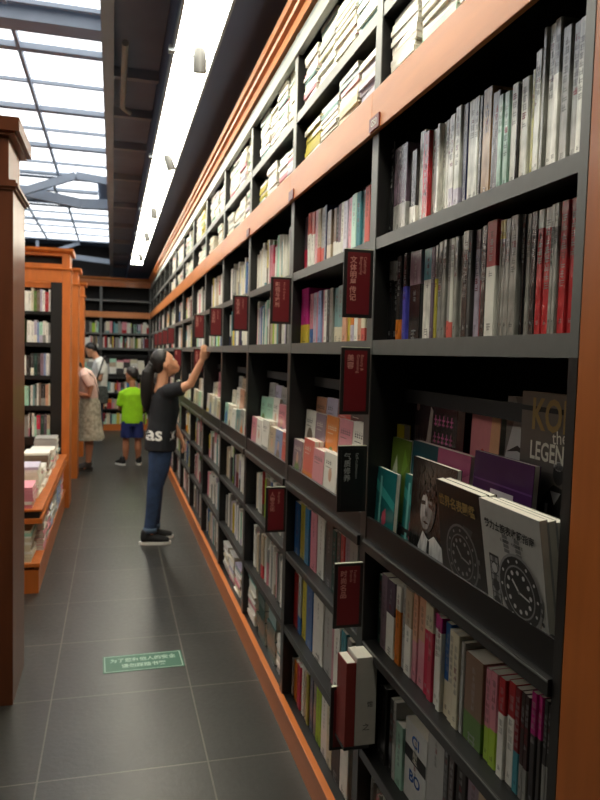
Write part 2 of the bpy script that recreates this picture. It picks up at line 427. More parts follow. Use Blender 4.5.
# near cabinet end
e = thing('cabinet', 'dark brown wooden cabinet end cut off by the left edge of the picture', 'cabinet', (-.405, 3.16, 0))
MB().box(-1.2, 0, 0, .40, 0, 2.2).build('body', M_wooddk, e, bevel=.002)
def ring(name, prof, M):
    b = MB()
    for (p, z0, z1) in prof: b.box(-1.2, p, -p, .40 + p, z0, z1)
    return b.build(name, M, e)
ring('moulding', [(.010, 2.2005, 2.212), (.020, 2.212, 2.226), (.012, 2.226, 2.24)], M_wooddk)
MB().box(-1.2, -.02, .02, .38, 2.2405, 2.42).build('frieze', M_wooddk, e)
ring('crown', [(.008, 2.4205, 2.435), (.026, 2.435, 2.49)], M_wooddk)

# stepped table
e = thing('book_table', 'low two-tier orange table piled with books before the left bookcase', 'table', (-.42, 4.62, 0))
MB().box(-1.3, -.02, 0.0, 2.44, 0, .15).build('plinth', M_woodo, e)
MB().box(-1.28, -.05, .03, 2.44, .1505, .17).build('recess', M_back, e)
MB().box(-1.3, -.012, -.01, 2.44, .1705, .195).build('lower_board', M_woodo, e, bevel=.002)
MB().box(-1.3, 0, 0, 2.44, .445, .477).build('upper_board', M_woodo, e, bevel=.002)
MB().box(-1.28, -.02, .02, 2.43, .4775, .522).build('fascia', M_back, e)
MB().box(-1.3, 0, 0, 2.44, .5225, .536).build('table_top', M_woodo, e, bevel=.002)
MB().box(-1.28, -.33, .36, 2.42, .1955, .4445).build('core', M_back, e)

# floor sticker
e = thing('floor_sticker', 'green rectangular notice stuck on the dark floor tiles', 'sign', (.162, 3.485, .0005), (0, 0, math.radians(1.5)))
M_stick = mat('sticker_green', (58, 108, 86), 0.5); M_stickb = mat('sticker_print', (176, 205, 186), 0.5)
MB().box(-.195, .195, -.095, .095, 0, .0012).build('sheet', M_stick, e)
b = MB()
for x0, x1, y0, y1 in ((-.188, .188, .084, .088), (-.188, .188, -.088, -.084), (-.188, -.184, -.084, .084), (.184, .188, -.084, .084)): b.box(x0, x1, y0, y1, .0012, .0015)
b.build('border', M_stickb, e)
lettering('lettering', '为了您和他人的安全', .036, M_stickb, e, Matrix.Translation((0, .030, .0018)) @ Matrix.Scale(1.3, 4, (0, 1, 0)), bold=.0006)
lettering('lettering', '请勿踩踏书架', .036, M_stickb, e, Matrix.Translation((0, -.036, .0018)) @ Matrix.Scale(1.3, 4, (0, 1, 0)), bold=.0006)

# ------------------------------------------------------------------ signs on the posts
def sign(x, y, z0, cn, en, label, dark=False, group='signs sticking out of the bookcase posts', text=True, w_=.086, h_=.188):
    e = thing('section_sign', label, 'sign', (x, y, z0), (0, 0, 0), group)
    MB().box(-w_ / 2, w_ / 2, 0, .008, 0, h_).build('frame', M_frame, e, bevel=.001)
    MB().box(-w_ / 2 + .010, w_ / 2 - .010, -.0012, -.0002, .010, h_ - .008).build('panel', M_signblack if dark else M_red, e)
    MB().box(-w_ / 2 + .002, w_ / 2 - .002, .0, .008, h_ + .0002, h_ + .002).build('lit_top_edge', M_pale, e)  # top edge of the sign, light on it painted as a pale strip
    L_ = M_letterg if dark else M_letter
    if text and cn:
        lettering('lettering', '\n'.join(cn), .0205, L_, e, front(-.016, -.0016, h_ - .02), ay='TOP', bold=.0004, line=1.0)
        lettering('lettering', en, .0125, L_, e, front(.012, -.0016, h_ - .019, -PI / 2), ax='LEFT', ay='CENTER', line=.95)
    return e
PX = XF - .0455
P = lambda i: Y0 + W * i - .022
sign(PX, P(1), 1.658, '文体明星传记', 'Celebrity\nBiography', 'topmost red sign on the first post, reading celebrity biography')
sign(PX, P(1), 1.387, '美容', 'Beauty &\nGrooming', 'red beauty sign on the first post, just above eye level')
sign(PX, P(1), 1.110, '气质修养', 'Self-cultivation', 'black sign with grey lettering on the first post beside the display tray', True)
sign(PX, P(1), .773, '时尚名品', 'Fashion\nBrands', 'red sign on the first post just below the display tray')
sign(PX, P(1), .413, '家居收藏', '', 'lowest red sign on the first post, beside the protruding books')
sign(PX, P(2), 1.674, '影视与戏剧', 'Film & Drama', 'dark-framed red sign high on the second post')
sign(PX, P(2), .815, '人物文化', 'Biography', 'low red sign on the second post below the display tray')
sign(PX, P(3), 1.67, '文学艺术', 'Literature', 'red sign high on the third post')
sign(PX, P(4), 1.66, '人文社科', 'Humanities', 'red sign high on the fourth post, above the raised hand')
sign(PX, P(5), 1.66, '世界历史', 'History', 'red sign high on the fifth post, the upper of its two')
sign(PX, P(5), 1.39, '中国历史', 'History', 'red sign on the fifth post level with the girl\'s face')
sign(PX, P(7), 1.39, '哲学', '', 'red sign on the seventh post close by the girl\'s nose')
for i in (8, 9, 10, 11):
    sign(PX, P(i), 1.64, '', '', 'small red sign above the girl\'s head on the %s post' % ordn(i))
sign(.63, YB - .02, 1.60, '', '', 'tiny red sign in the corner on the end bookcase')

for i in (1, 2, 3):
    e = thing('shelf_tag', ['', 'little dull red tag on the orange rail above the first post', 'faint little tag on the orange rail above the second post', 'faint tag on the rail above the third post'][i], 'tag',
              (XF - .0145, Y0 + W * i - .03, 2.172), (0, 0, -PI / 2), 'tags on the orange rail')
    MB().box(-.036, .036, -.004, 0, 0, .036).build('plate', M_red, e)
    if i == 1: lettering('lettering', 'G50', .026, M_cream, e, front(.0, -.0045, .018))

# ------------------------------------------------------------------ books
PAL = dict(blk=(30, 30, 32), pur=(96, 78, 92), lgr=(176, 176, 172), drk=(58, 55, 54), wht=(238, 236, 226), sil=(218, 219, 208), red=(186, 44, 50), gry=(146, 146, 140),
           lil=(196, 188, 206), nvy=(42, 48, 82), tan=(170, 132, 86), mint=(150, 190, 172), olv=(176, 168, 70), org=(216, 122, 28), vio=(88, 88, 190), mau=(140, 118, 130),
           teal=(74, 148, 160), cor=(214, 96, 84), yel=(214, 190, 60), dred=(128, 34, 40), dgn=(30, 70, 62), bei=(196, 178, 150), pch=(214, 160, 128), pnk=(216, 140, 152),
           crm=(222, 214, 186), crim=(196, 40, 74), mag=(196, 34, 130), blu=(40, 96, 160), bwn=(140, 110, 88), grn=(96, 130, 58), lim=(170, 206, 60), dbr=(64, 44, 42),
           brn=(120, 104, 88), mintl=(168, 214, 190), tgr=(120, 160, 160), lbl=(140, 160, 200), oyl=(196, 184, 60), cyb=(50, 140, 190), citb=(210, 210, 206), ivo=(236, 230, 210))
NAMES = dict(blk='black', pur='dusky purple', lgr='light grey', drk='dark grey', wht='white', sil='silvery', red='red', gry='grey', lil='pale lilac', nvy='navy', tan='tan',
             mint='mint green', olv='olive', org='orange', vio='violet blue', mau='mauve', teal='teal', cor='coral', yel='yellow', dred='dark red', dgn='dark green', bei='beige',
             pch='peach', pnk='pink', crm='cream', crim='crimson', mag='magenta', blu='blue', bwn='brown', grn='green', lim='lime', dbr='dark brown', brn='grey-brown',
             mintl='pale mint', tgr='grey-teal', lbl='light blue', oyl='mustard yellow', cyb='bright blue', citb='blue-and-white', ivo='ivory')
LP = {k: lin(v) for k, v in PAL.items()}
def lum(c): return .2 * c[0] + .7 * c[1] + .1 * c[2]
def jit(c, a=.08):
    f = 1 + R.uniform(-a, a); return tuple(min(1, x * f) for x in c)

def glyph(b, x0, x1, z0, z1, y, col, r):
    """one small printed character made of strokes"""
    w_ = x1 - x0; h_ = z1 - z0; t = h_ * .13
    for k in range(r.choice((2, 3))):
        z = z0 + h_ * (.12 + .33 * k) + r.uniform(-.03, .03) * h_
        a = x0 + w_ * r.choice((0, 0, .15)); c = x1 - w_ * r.choice((0, 0, .2))
        b.face([(a, y, z), (c, y, z), (c, y, z + t), (a, y, z + t)], col)
    for k in range(r.choice((1, 2))):
        x = x0 + w_ * r.choice((.1, .42, .75)); t2 = w_ * .14
        b.face([(x, y, z0), (x + t2, y, z0), (x + t2, y, z1), (x, y, z1)], col)

def upright_geo(b, pg, t, d, h, c1, zs, c2, r, detail=True, tight=False):
    """a paperback: folded cover shell, its page block and the printed spine; local x thickness, spine at y=0"""
    e = min(.0012, t * .15); bb = min(.0022, t * .25)
    O = [(0, d), (0, bb), (bb, 0), (t - bb, 0), (t, bb), (t, d)]
    I = [(e, d), (e, bb + e * .6), (bb + e * .4, e), (t - bb - e * .4, e), (t - e, bb + e * .6), (t - e, d)]
    zl = [0, h] if not zs or zs >= h - .004 or zs < .004 else [0, zs, h]
    cols = [c1] if len(zl) == 2 else [c2, c1]
    for k in range(len(zl) - 1):
        for j in range(5):
            p, q = O[j], O[j + 1]
            b.face([(p[0], p[1], zl[k]), (q[0], q[1], zl[k]), (q[0], q[1], zl[k + 1]), (p[0], p[1], zl[k + 1])], cols[k])
    for j in range(5):
        p, q, a, c = O[j], O[j + 1], I[j], I[j + 1]
        b.face([(p[0], p[1], h), (q[0], q[1], h), (c[0], c[1], h), (a[0], a[1], h)], cols[-1])
        b.face([(a[0], a[1], 0), (c[0], c[1], 0), (q[0], q[1], 0), (p[0], p[1], 0)], cols[0])
        if detail: b.face([(a[0], a[1], h), (c[0], c[1], h), (c[0], c[1], h - .006), (a[0], a[1], h - .006)], cols[-1])
    for x in ((0, e), (t - e, t)): b.face([(x[0], d, 0), (x[0], d, h), (x[1], d, h), (x[1], d, 0)], c1)
    pg.box(e, t - e, e * 1.5 + bb * .4, d - .003, .0005, h - .001, LP['ivo'])
    if detail and t > .006:
        sub = lambda c: tuple(x * .35 + .25 for x in c) if lum(c) < .2 else tuple(x * .38 for x in c)
        n = r.randint(4, 8); g = min(t * .62, .013)
        if tight: g = min(t * .8, .02)
        top = h * r.uniform(.86, .94)
        for k in range(n):
            z1 = top - k * g * 1.22
            if z1 - g < h * .3: break
            base = c1 if (len(zl) == 2 or z1 - g > zs) else c2
            if len(zl) == 3 and z1 > zs > z1 - g: continue
            glyph(b, t / 2 - g / 2, t / 2 + g / 2, z1 - g, z1, -.0003, sub(base) if r.random() < .8 else LP['dred'], r)
        z1 = h * .12; base = c2 if len(zl) == 3 else c1
        if len(zl) == 2 or zs > z1 + .01: glyph(b, t * .3, t * .7, z1 - t * .4, z1, -.0003, sub(base), r)

BOOKS = []      # every upright book: dict(y0,y1 or u range..., frame, label)
def cam_area(p, t, h):
    d = (Vector(p) - Vector((0, 0, 1.55))); dep = d.dot(F)
    if dep < .2: return 0
    x = 300 + 700 * d.dot(R2) / dep; y = 400 - 700 * d.dot(U2) / dep
    if x < -5 or x > 605 or y < -60 or y > 830: return -1
    return (t * h * 490000 / dep / dep) * max(.05, t and 1), x, y

def add_book(wp, rz, t, d, h, c1, zs, c2, wrap, row, where, nth, tilt=0.0, side='long'):
    BOOKS.append(dict(p=wp, rz=rz, t=t, d=d, h=h, c1=c1, zs=zs, c2=c2, wrap=wrap, row=row, where=where, nth=nth, tilt=tilt, side=side))

ROWZ = dict(s1=1.8812, s2=1.5972, s3=.7332, s4=.4202, s5=.1202)
ROWN = dict(s1='shelf under the orange rail', s2='shelf above the display tray', s3='first shelf below the tray', s4='second shelf below the tray', s5='bottom shelf')

def explicit(key, bay, row, X, wrapf):
    L = sorted(ROWS[key], key=lambda q: q[0])
    hi = Y0 + W * (bay + 1) - .026; lo = Y0 + W * bay + .024; prev = lo
    n = 0
    for q in L:
        y0, y1, zt, c1 = q[:4]; zs, c2 = (q[4], q[5]) if len(q) > 4 else (0, '')
        y0 = max(y0, prev + .0008); y1 = min(y1, hi)
        if y1 - y0 < .0055: continue
        prev = y1; n += 1
        z0 = ROWZ[row]; h = min(max(zt - z0, .15), .262 if row in ('s1', 's3', 's4') else .242)
        xs = X + R.uniform(-.004, .006)
        zz = zs - z0 if zs else 0
        add_book((xs, y1, z0), -PI / 2, y1 - y0 - .0006, R.uniform(.14, .17), h, c1, zz, c2, wrapf(n), row, BAYN[bay], n)
ROWS = {
'b0s1':[(1.893,1.979,2.14,'blk'),(1.827,1.908,2.142,'blk'),(1.733,1.82,2.114,'pur',1.961,'lgr'),(1.702,1.733,2.085,'drk',1.944,'wht'),(1.671,1.702,2.079,'drk',1.938,'wht'),(1.636,1.671,2.118,'sil'),(1.602,1.636,2.105,'red'),(1.574,1.602,2.103,'gry'),(1.558,1.574,2.104,'sil'),(1.543,1.558,2.103,'wht'),(1.527,1.543,2.103,'sil'),(1.512,1.527,2.103,'wht'),(1.497,1.512,2.103,'wht'),(1.473,1.497,2.104,'wht',1.939,'lil'),(1.445,1.473,2.113,'sil',1.933,'lil'),(1.422,1.445,2.111,'nvy'),(1.387,1.422,2.11,'sil'),(1.366,1.387,2.107,'sil'),(1.353,1.366,2.103,'drk'),(1.317,1.353,2.11,'tan'),(1.283,1.313,2.09,'drk'),(1.264,1.283,2.075,'mint'),(1.243,1.264,2.074,'mint'),(1.219,1.243,2.082,'sil'),(1.212,1.219,2.076,'drk'),(1.185,1.212,2.081,'sil'),(1.169,1.182,2.088,'olv'),(1.154,1.169,2.114,'sil'),(1.138,1.154,2.111,'sil'),(1.126,1.138,2.145,'gry'),(1.106,1.126,2.147,'sil'),(1.086,1.106,2.15,'gry',2.05,'wht'),(1.061,1.086,2.121,'gry'),(1.04,1.061,2.119,'gry'),(1.022,1.04,2.117,'sil'),],
'b0s2':[(1.863,1.909,1.808,'gry'),(1.819,1.863,1.817,'lgr',1.764,'blk'),(1.776,1.819,1.812,'lgr',1.76,'blk'),(1.749,1.776,1.821,'drk',1.652,'org'),(1.729,1.749,1.823,'drk',1.738,'vio'),(1.71,1.729,1.823,'drk',1.737,'vio'),(1.691,1.71,1.826,'drk',1.735,'vio'),(1.624,1.691,1.82,'mau',1.736,'blk'),(1.572,1.618,1.819,'teal',1.743,'wht'),(1.551,1.572,1.817,'mau',1.745,'pur'),(1.534,1.551,1.819,'gry',1.74,'olv'),(1.513,1.534,1.824,'gry'),(1.488,1.508,1.825,'gry'),(1.468,1.488,1.824,'gry',1.638,'cor'),(1.449,1.468,1.823,'sil',1.634,'cor'),(1.43,1.449,1.823,'gry'),(1.411,1.43,1.824,'gry'),(1.384,1.411,1.829,'sil',1.788,'drk'),(1.367,1.384,1.826,'drk'),(1.345,1.367,1.825,'mau',1.784,'lil'),(1.329,1.345,1.826,'gry',1.718,'dred'),(1.308,1.329,1.827,'drk'),(1.269,1.308,1.832,'red',1.74,'wht'),(1.254,1.265,1.827,'yel',1.791,'gry'),(1.239,1.254,1.827,'yel',1.789,'gry'),(1.218,1.239,1.825,'gry'),(1.19,1.218,1.827,'gry'),(1.176,1.19,1.825,'blk'),(1.16,1.176,1.824,'gry'),(1.14,1.16,1.824,'drk'),(1.119,1.14,1.824,'sil',1.791,'red'),(1.097,1.119,1.824,'sil',1.788,'red'),(1.08,1.094,1.825,'sil',1.786,'gry'),(1.066,1.08,1.824,'sil',1.784,'gry'),(1.043,1.066,1.825,'red'),(1.022,1.043,1.826,'red'),],
'b0s3':[(1.845,1.902,0.921,'gry'),(1.814,1.845,0.931,'dgn'),(1.769,1.814,0.943,'mau'),(1.713,1.769,0.942,'pur',0.85,'wht'),(1.672,1.706,0.945,'wht',0.879,'org'),(1.646,1.672,0.955,'lgr'),(1.602,1.646,0.956,'bei',0.861,'wht'),(1.572,1.602,0.958,'pch',0.838,'pnk'),(1.531,1.572,0.96,'pch',0.852,'pnk'),(1.503,1.531,0.962,'crm',0.894,'crim'),(1.476,1.503,0.962,'crm',0.9,'crim'),(1.45,1.476,0.953,'mag',0.918,'wht'),(1.429,1.45,0.954,'mag',0.919,'wht'),(1.4,1.429,0.95,'blu',0.816,'crm'),(1.376,1.4,0.944,'crm'),(1.348,1.376,0.945,'crm'),(1.33,1.348,0.937,'lgr'),(1.253,1.33,0.924,'bwn',0.796,'grn'),(1.222,1.245,0.924,'pnk',0.803,'lim'),(1.195,1.222,0.929,'pnk',0.81,'lim'),(1.162,1.188,0.932,'red',0.862,'wht'),(1.135,1.162,0.936,'red',0.868,'wht'),(1.114,1.135,0.936,'dred',0.813,'teal'),(1.098,1.114,0.937,'dbr',0.799,'gry'),(1.082,1.098,0.937,'dbr',0.799,'gry'),(1.063,1.082,0.953,'mag',0.875,'drk'),(1.048,1.063,0.954,'mag',0.875,'drk'),(1.033,1.048,0.954,'drk',0.836,'gry'),(1.016,1.033,0.951,'drk',0.84,'gry'),],
'b0s4':[(1.776,1.806,0.623,'drk'),(1.739,1.776,0.636,'drk'),(1.69,1.718,0.628,'blk'),(1.67,1.69,0.634,'lgr'),(1.624,1.67,0.588,'mint'),(1.494,1.624,0.624,'citb'),(1.4,1.489,0.717,'lgr'),(1.371,1.396,0.695,'drk'),(1.343,1.371,0.687,'dbr'),(1.299,1.343,0.696,'drk'),(1.249,1.299,0.698,'mau'),(1.201,1.249,0.689,'bei'),(1.164,1.201,0.675,'drk'),(1.122,1.164,0.68,'wht'),(1.083,1.122,0.688,'dred'),(1.034,1.083,0.69,'lgr'),],
'b1s1':[(2.805,2.853,2.084,'pnk'),(2.728,2.789,2.104,'pur',1.974,'crim'),(2.67,2.714,2.108,'cor',2.025,'wht'),(2.628,2.67,2.104,'cor',2.018,'wht'),(2.587,2.628,2.104,'pnk'),(2.547,2.587,2.1,'bei',1.956,'cor'),(2.495,2.547,2.098,'lgr',1.949,'cor'),(2.47,2.495,2.098,'nvy'),(2.434,2.47,2.07,'brn',1.95,'bei'),(2.398,2.434,2.067,'brn',1.945,'bei'),(2.363,2.398,2.067,'bwn',1.951,'wht'),(2.33,2.363,2.064,'drk',1.945,'wht'),(2.297,2.33,2.068,'mau',1.94,'wht'),(2.265,2.297,2.068,'wht'),(2.223,2.265,2.064,'lil'),(2.183,2.223,2.066,'pnk'),(2.135,2.183,2.069,'mintl'),(2.098,2.135,2.066,'teal'),(2.071,2.098,2.066,'tgr'),(2.027,2.071,2.07,'cor'),],
'b1s2':[(2.831,2.864,1.813,'olv'),(2.677,2.799,1.817,'mag',1.672,'yel'),(2.62,2.663,1.789,'pnk',1.653,'blu'),(2.578,2.62,1.79,'lil'),(2.538,2.578,1.79,'pnk'),(2.499,2.538,1.791,'lbl'),(2.461,2.499,1.791,'pnk'),(2.424,2.461,1.788,'wht'),(2.388,2.424,1.785,'drk'),(2.353,2.388,1.789,'gry'),(2.307,2.353,1.786,'tgr',1.651,'crm'),(2.253,2.307,1.789,'tgr',1.649,'crm'),(2.211,2.253,1.788,'pch'),(2.181,2.211,1.788,'yel'),(2.151,2.181,1.785,'org',1.652,'lil'),(2.113,2.151,1.785,'wht'),(2.076,2.113,1.782,'pch'),(2.04,2.076,1.781,'crm',1.639,'cor'),],
'b1s3':[(2.816,2.867,0.933,'lgr'),(2.703,2.783,0.946,'blu'),(2.628,2.703,0.954,'oyl'),(2.57,2.628,0.953,'cyb'),(2.474,2.556,0.956,'pnk'),(2.385,2.474,0.96,'wht'),(2.29,2.372,0.962,'drk'),(2.234,2.278,0.952,'dgn'),(2.19,2.234,0.956,'drk'),(2.149,2.19,0.957,'red'),(2.099,2.149,0.959,'mau'),(2.023,2.099,0.963,'gry'),],
'b1s4':[(2.82,2.88,0.662,'wht'),(2.721,2.786,0.649,'red'),(2.659,2.705,0.655,'lgr',0.491,'blu'),(2.599,2.659,0.655,'oyl'),(2.5,2.584,0.66,'blu'),(2.358,2.487,0.663,'wht'),(2.264,2.358,0.652,'lgr'),(2.219,2.252,0.627,'pnk'),(2.155,2.219,0.636,'wht'),(2.104,2.155,0.645,'teal'),(2.055,2.104,0.639,'gry'),(1.999,2.055,0.629,'wht'),],
'b1s5':[(2.76,2.81,0.278,'lgr'),(2.695,2.743,0.286,'org'),(2.633,2.679,0.297,'crim'),(2.588,2.618,0.308,'wht'),(2.544,2.573,0.316,'bei'),(2.516,2.544,0.321,'olv'),(2.461,2.502,0.328,'nvy'),(2.422,2.461,0.331,'brn'),(2.358,2.422,0.34,'lim'),(2.274,2.345,0.356,'wht'),(2.217,2.274,0.352,'crm'),(2.121,2.206,0.352,'drk'),(2.041,2.121,0.361,'wht'),],
}
explicit('b0s1', 0, 's1', .742, lambda n: True)
explicit('b0s2', 0, 's2', .742, lambda n: R.random() < .75)
explicit('b0s3', 0, 's3', .740, lambda n: False)
explicit('b0s4', 0, 's4', .740, lambda n: False)
explicit('b1s1', 1, 's1', .745, lambda n: False)
explicit('b1s2', 1, 's2', .745, lambda n: False)
explicit('b1s3', 1, 's3', .742, lambda n: False)
explicit('b1s4', 1, 's4', .742, lambda n: False)
explicit('b1s5', 1, 's5', .742, lambda n: False)

PALE = ['wht'] * 7 + ['crm', 'lgr', 'sil', 'bei', 'ivo', 'lil', 'pnk', 'gry', 'gry', 'mintl', 'brn', 'drk', 'tgr']
VIVID = ['red', 'org', 'blu', 'grn', 'yel', 'crim', 'nvy', 'blk', 'teal', 'dred', 'lim']
def pick(p=.2): return R.choice(VIVID) if R.random() < p else R.choice(PALE)
def random_row(frame, u0, u1, row, where, side, vivid=.18, z=None, hmax=.225, setb=.04, first=1):
    """frame(u, d, z) -> world point; u runs to the right as seen from the front"""
    u = u0 + R.choice((0.0, .0, .03, .06)); n = first - 1; run = 0; c1 = c2 = ''; zsf = 0; h = .2; t = .02
    fm, rz = frame
    while u < u1 - .012:
        if run <= 0:
            run = R.choice((1, 1, 1, 2, 3)); c1 = pick(vivid); c2 = ''; zsf = 0
            if R.random() < .3: c2 = pick(vivid + .1); zsf = R.uniform(.12, .7)
            h = R.uniform(.175, hmax); t = R.choice((.010, .013, .016, .02, .024, .03)); d = R.uniform(.13, .16)
        run -= 1
        if u + t > u1 - .001: break
        n += 1
        add_book(fm(u, setb + R.uniform(-.006, .008), z if z is not None else ROWZ[row]), rz, t - .0006, d, h, c1, h * zsf, c2, False, row, where, n, side=side)
        u += t
        if R.random() < .02: u += .02
    return n
def long_frame(bay):
    # u from the far post towards the camera
    return (lambda u, d, z: (XF + d, Y0 + W * (bay + 1) - u, z), -PI / 2)
for bay in range(2, NB):
    for row in ('s1', 's2', 's3', 's4', 's5'):
        if row == 's5' and bay in (2, 3): continue
        random_row(long_frame(bay), .05 if row in ('s3', 's4', 's5') else .03, W - .026, row, BAYN[bay], 'long', hmax=.235)
random_row(long_frame(0), .03, W - .03, 's5', BAYN[0], 'long')
ENDN = ['corner bay across the end', 'end bay behind the man', 'end bay beside the orange posts']
for k in range(3):
    xx = XF - W * (k + 1)
    fr = (lambda u, d, z, xx=xx: (xx + u, YB + d, z), 0.0)
    for row in ('s1', 's2', 's3', 's4', 's5'):
        if k == 0 and row == 's3': pass
        random_row(fr, .03, W - .026, row, ENDN[k], 'end', vivid=.25)
for (cy, nm) in ((7.1, 'left bookcase facing us'), (8.72, 'second left bookcase'), (10.5, 'third left bookcase')):
    fr = (lambda u, d, z, cy=cy: (-.575 + u, cy + d, z), 0.0)
    lo = -.36 if cy < 8 else -.16
    if cy < 8:
        spec = {1.9003: [('wht', .030), ('wht', .028), ('crm', .022), ('grn', .028), ('brn', .03), ('lil', .02), ('wht', .025), ('red', .032), ('wht', .018)],
                1.6053: [('wht', .034), ('wht', .03), ('lil', .026), ('lbl', .02), ('mintl', .03), ('wht', .03), ('wht', .022), ('gry', .02)],
                1.2903: [('drk', .03), ('dgn', .03), ('drk', .03), ('mau', .03), ('lbl', .02), ('wht', .026), ('lgr', .014)],
                1.0003: [('wht', .022), ('tgr', .016), ('dgn', .02), ('wht', .016), ('brn', .022), ('blk', .04), ('pch', .026), ('crm', .018)],
                .7003: [('wht', .022), ('mintl', .02), ('crim', .034), ('dgn', .034), ('pur', .026), ('bei', .03)]}
        rn = {1.9003: 'top row', 1.6053: 'second row', 1.2903: 'third row', 1.0003: 'fourth row', .7003: 'fifth row'}
        for z, L in spec.items():
            tot = sum(t for c, t in L); u = -tot - .004; n = 0
            for c, t in L:
                n += 1
                t *= 1.0
                add_book(fr[0](u, .03, z), 0, t - .0008, .15, R.uniform(.185, .22) if z != 1.2903 else .21, c, 0 if R.random() < .6 else .07, pick(.1) if c != 'red' else '', False, rn[z], nm, n, side='left')
                u += t
            random_row(fr, -.72, -tot - .01, rn[z], nm, 'left', z=z, setb=.03, first=n + 1)
    else:
        for z in (1.9003, 1.6053, 1.2903, 1.0003, .7003):
            random_row(fr, lo - .3, -.004, 'row', nm, 'leftfar', z=z, setb=.03)

# rank by how large each shows
for k in BOOKS:
    a = cam_area(Vector(k['p']) + Vector((0, 0, k['h'] / 2)), k['t'] * (.45 if k['rz'] else 1), k['h'])
    k['a'] = a[0] if isinstance(a, tuple) else -1
    if k['side'] == 'left' and isinstance(a, tuple) and a[1] < 25: k['a'] = -1
    if k['side'] == 'left' and isinstance(a, tuple): k['a'] *= 2.5
    if k['side'] in ('end', 'leftfar'): k['a'] *= .3 if k['a'] > 0 else 1
BOOKS.sort(key=lambda k: -k['a'])
SOLO = BOOKS[:300]
used = {}
def book_label(k):
    size = 'thick ' if k['t'] > .026 else 'slim ' if k['t'] < .012 else ''
    col = NAMES[k['c1']]
    if k['c2'] and k['c2'] != k['c1'] and k['zs'] > .01: col += '-and-' + NAMES[k['c2']].replace(' ', '-')
    if k['side'] == 'long':
        wh = {BAYN[0]: 'nearest bay', BAYN[1]: 'second bay', BAYN[2]: 'third bay'}.get(k['where'], k['where'].split(' ')[0] + ' bay')
        if k['nth'] > 0: pos = '%s from the %s, %s, %s' % (ordn(k['nth']), 'wooden panel' if wh == 'nearest bay' else 'near post' if k['where'] in BAYN[:2] else 'far post', k['row_n'], wh)
    else: pos = '%s from the right edge, %s of the left bookcase' % (ordn(k['nth']), k['row'])
    return ('%s%s book, %s' % (size, col, pos)).replace('  ', ' ')
# left bookcase rows were numbered from the far side: count from the right edge instead
cnt = {}
for k in BOOKS:
    if k['side'] == 'left': cnt.setdefault(k['row'], []).append(k)
for L in cnt.values():
    for n, k in enumerate(sorted(L, key=lambda q: -q['p'][0])): k['nth'] = n + 1
def short_row(k): return {'s1': 'shelf under rail', 's2': 'shelf above tray', 's3': 'first shelf below tray', 's4': 'second shelf below tray', 's5': 'bottom shelf'}.get(k['row'], k['row'])
for k in SOLO:
    k['row_n'] = short_row(k)
    b = MB(); pg = MB(); r = random.Random(int(k['p'][1] * 1000) + int(k['p'][2] * 77))
    c1 = jit(LP[k['c1']]); c2 = jit(LP[k['c2']]) if k['c2'] else c1
    upright_geo(b, pg, k['t'], k['d'], k['h'], c1, k['zs'], c2, r)
    M = M_wrap if k['wrap'] else M_gloss if R.random() < .5 else M_paper
    o = thing('book', book_label(k), 'book', k['p'], (0, 0, k['rz']), 'upright books, ' + (ROWN.get(k['row'], k['row'])) + (', left bookcase' if k['side'] == 'left' else ''))
    b.build('cover', M, o)
    pg.build('page_block', M_page, o)
    if k['c1'] == 'citb':
        k2 = o
        lettering('lettering', 'CI', .040, mat('blue_ink', (40, 96, 170), .5), o, front(k['t'] * .5, -.0008, k['h'] * .8) @ Matrix.Scale(1.2, 4, (1, 0, 0)), bold=.001)
        lettering('lettering', 'BO', .040, bpy.data.materials['blue_ink'], o, front(k['t'] * .5, -.0008, k['h'] * .33) @ Matrix.Scale(1.2, 4, (1, 0, 0)), bold=.001)
        MB().box(.004, k['t'] - .004, -.001, -.0004, k['h'] * .52, k['h'] * .68).build('label', M_ink, o)
        lettering('lettering', '型', .030, M_cream, o, front(k['t'] * .5, -.0014, k['h'] * .6), bold=.0006)
# all the smaller, farther upright books as one
fb = MB()
for k in BOOKS[300:]:
    b = MB(); pg = MB()
    c1 = jit(LP[k['c1']]); c2 = jit(LP[k['c2']]) if k['c2'] else c1
    upright_geo(b, b, k['t'], k['d'], k['h'], c1, k['zs'], c2, R, detail=False)
    n = len(fb.v); ca, sa = math.cos(k['rz']), math.sin(k['rz']); px, py, pz = k['p']
    fb.v += [(px + x * ca - y * sa, py + x * sa + y * ca, pz + z) for x, y, z in b.v]
    fb.f += [tuple(i + n for i in f) for f in b.f]; fb.c += b.c; fb.m += b.m
o = fb.build('distant_books', M_paper)
tag(o, 'all the smaller distant upright books filling the far bays and end bookcase', 'books', 'distant books')
o['kind'] = 'stuff'

# ------------------------------------------------------------------ flat stacked books
STACK = []
def stack(y, wy, X, d, z, h, theme, where, name, tmin=.011, tmax=.021, rz=0.0, alongx=None):
    zz = z; n = 0
    while zz < z + h:
        t = R.uniform(tmin, tmax); n += 1
        c = theme if (theme and R.random() < .7) else R.choice(['wht'] * 12 + ['crm', 'ivo', 'lgr', 'sil', 'lil', 'mintl', 'pnk', 'tgr'])
        ww = wy * R.uniform(.9, 1.0)
        STACK.append(dict(p=(X + R.uniform(-.004, .006), y + R.uniform(-.004, .004), zz), w=ww, d=d, t=t - .0005, c=c, rz=rz + R.uniform(-.03, .03), n=n, where=where, name=name))
        zz += t
    return n
def flat_geo(b, pg, w_, d, t, c, pages_front=True):
    """lying book, local: x width, spine or edge at y=0"""
    e = min(.0012, t * .12)
    b.box(-w_ / 2, w_ / 2, 0, d, 0, e, c); b.box(-w_ / 2, w_ / 2, 0, d, t - e, t, c)
    b.box(-w_ / 2, w_ / 2, 0, e, e, t - e, c)
    pg.box(-w_ / 2 + .002, w_ / 2 - .002, e, d - .002, e, t - e, LP['ivo'])
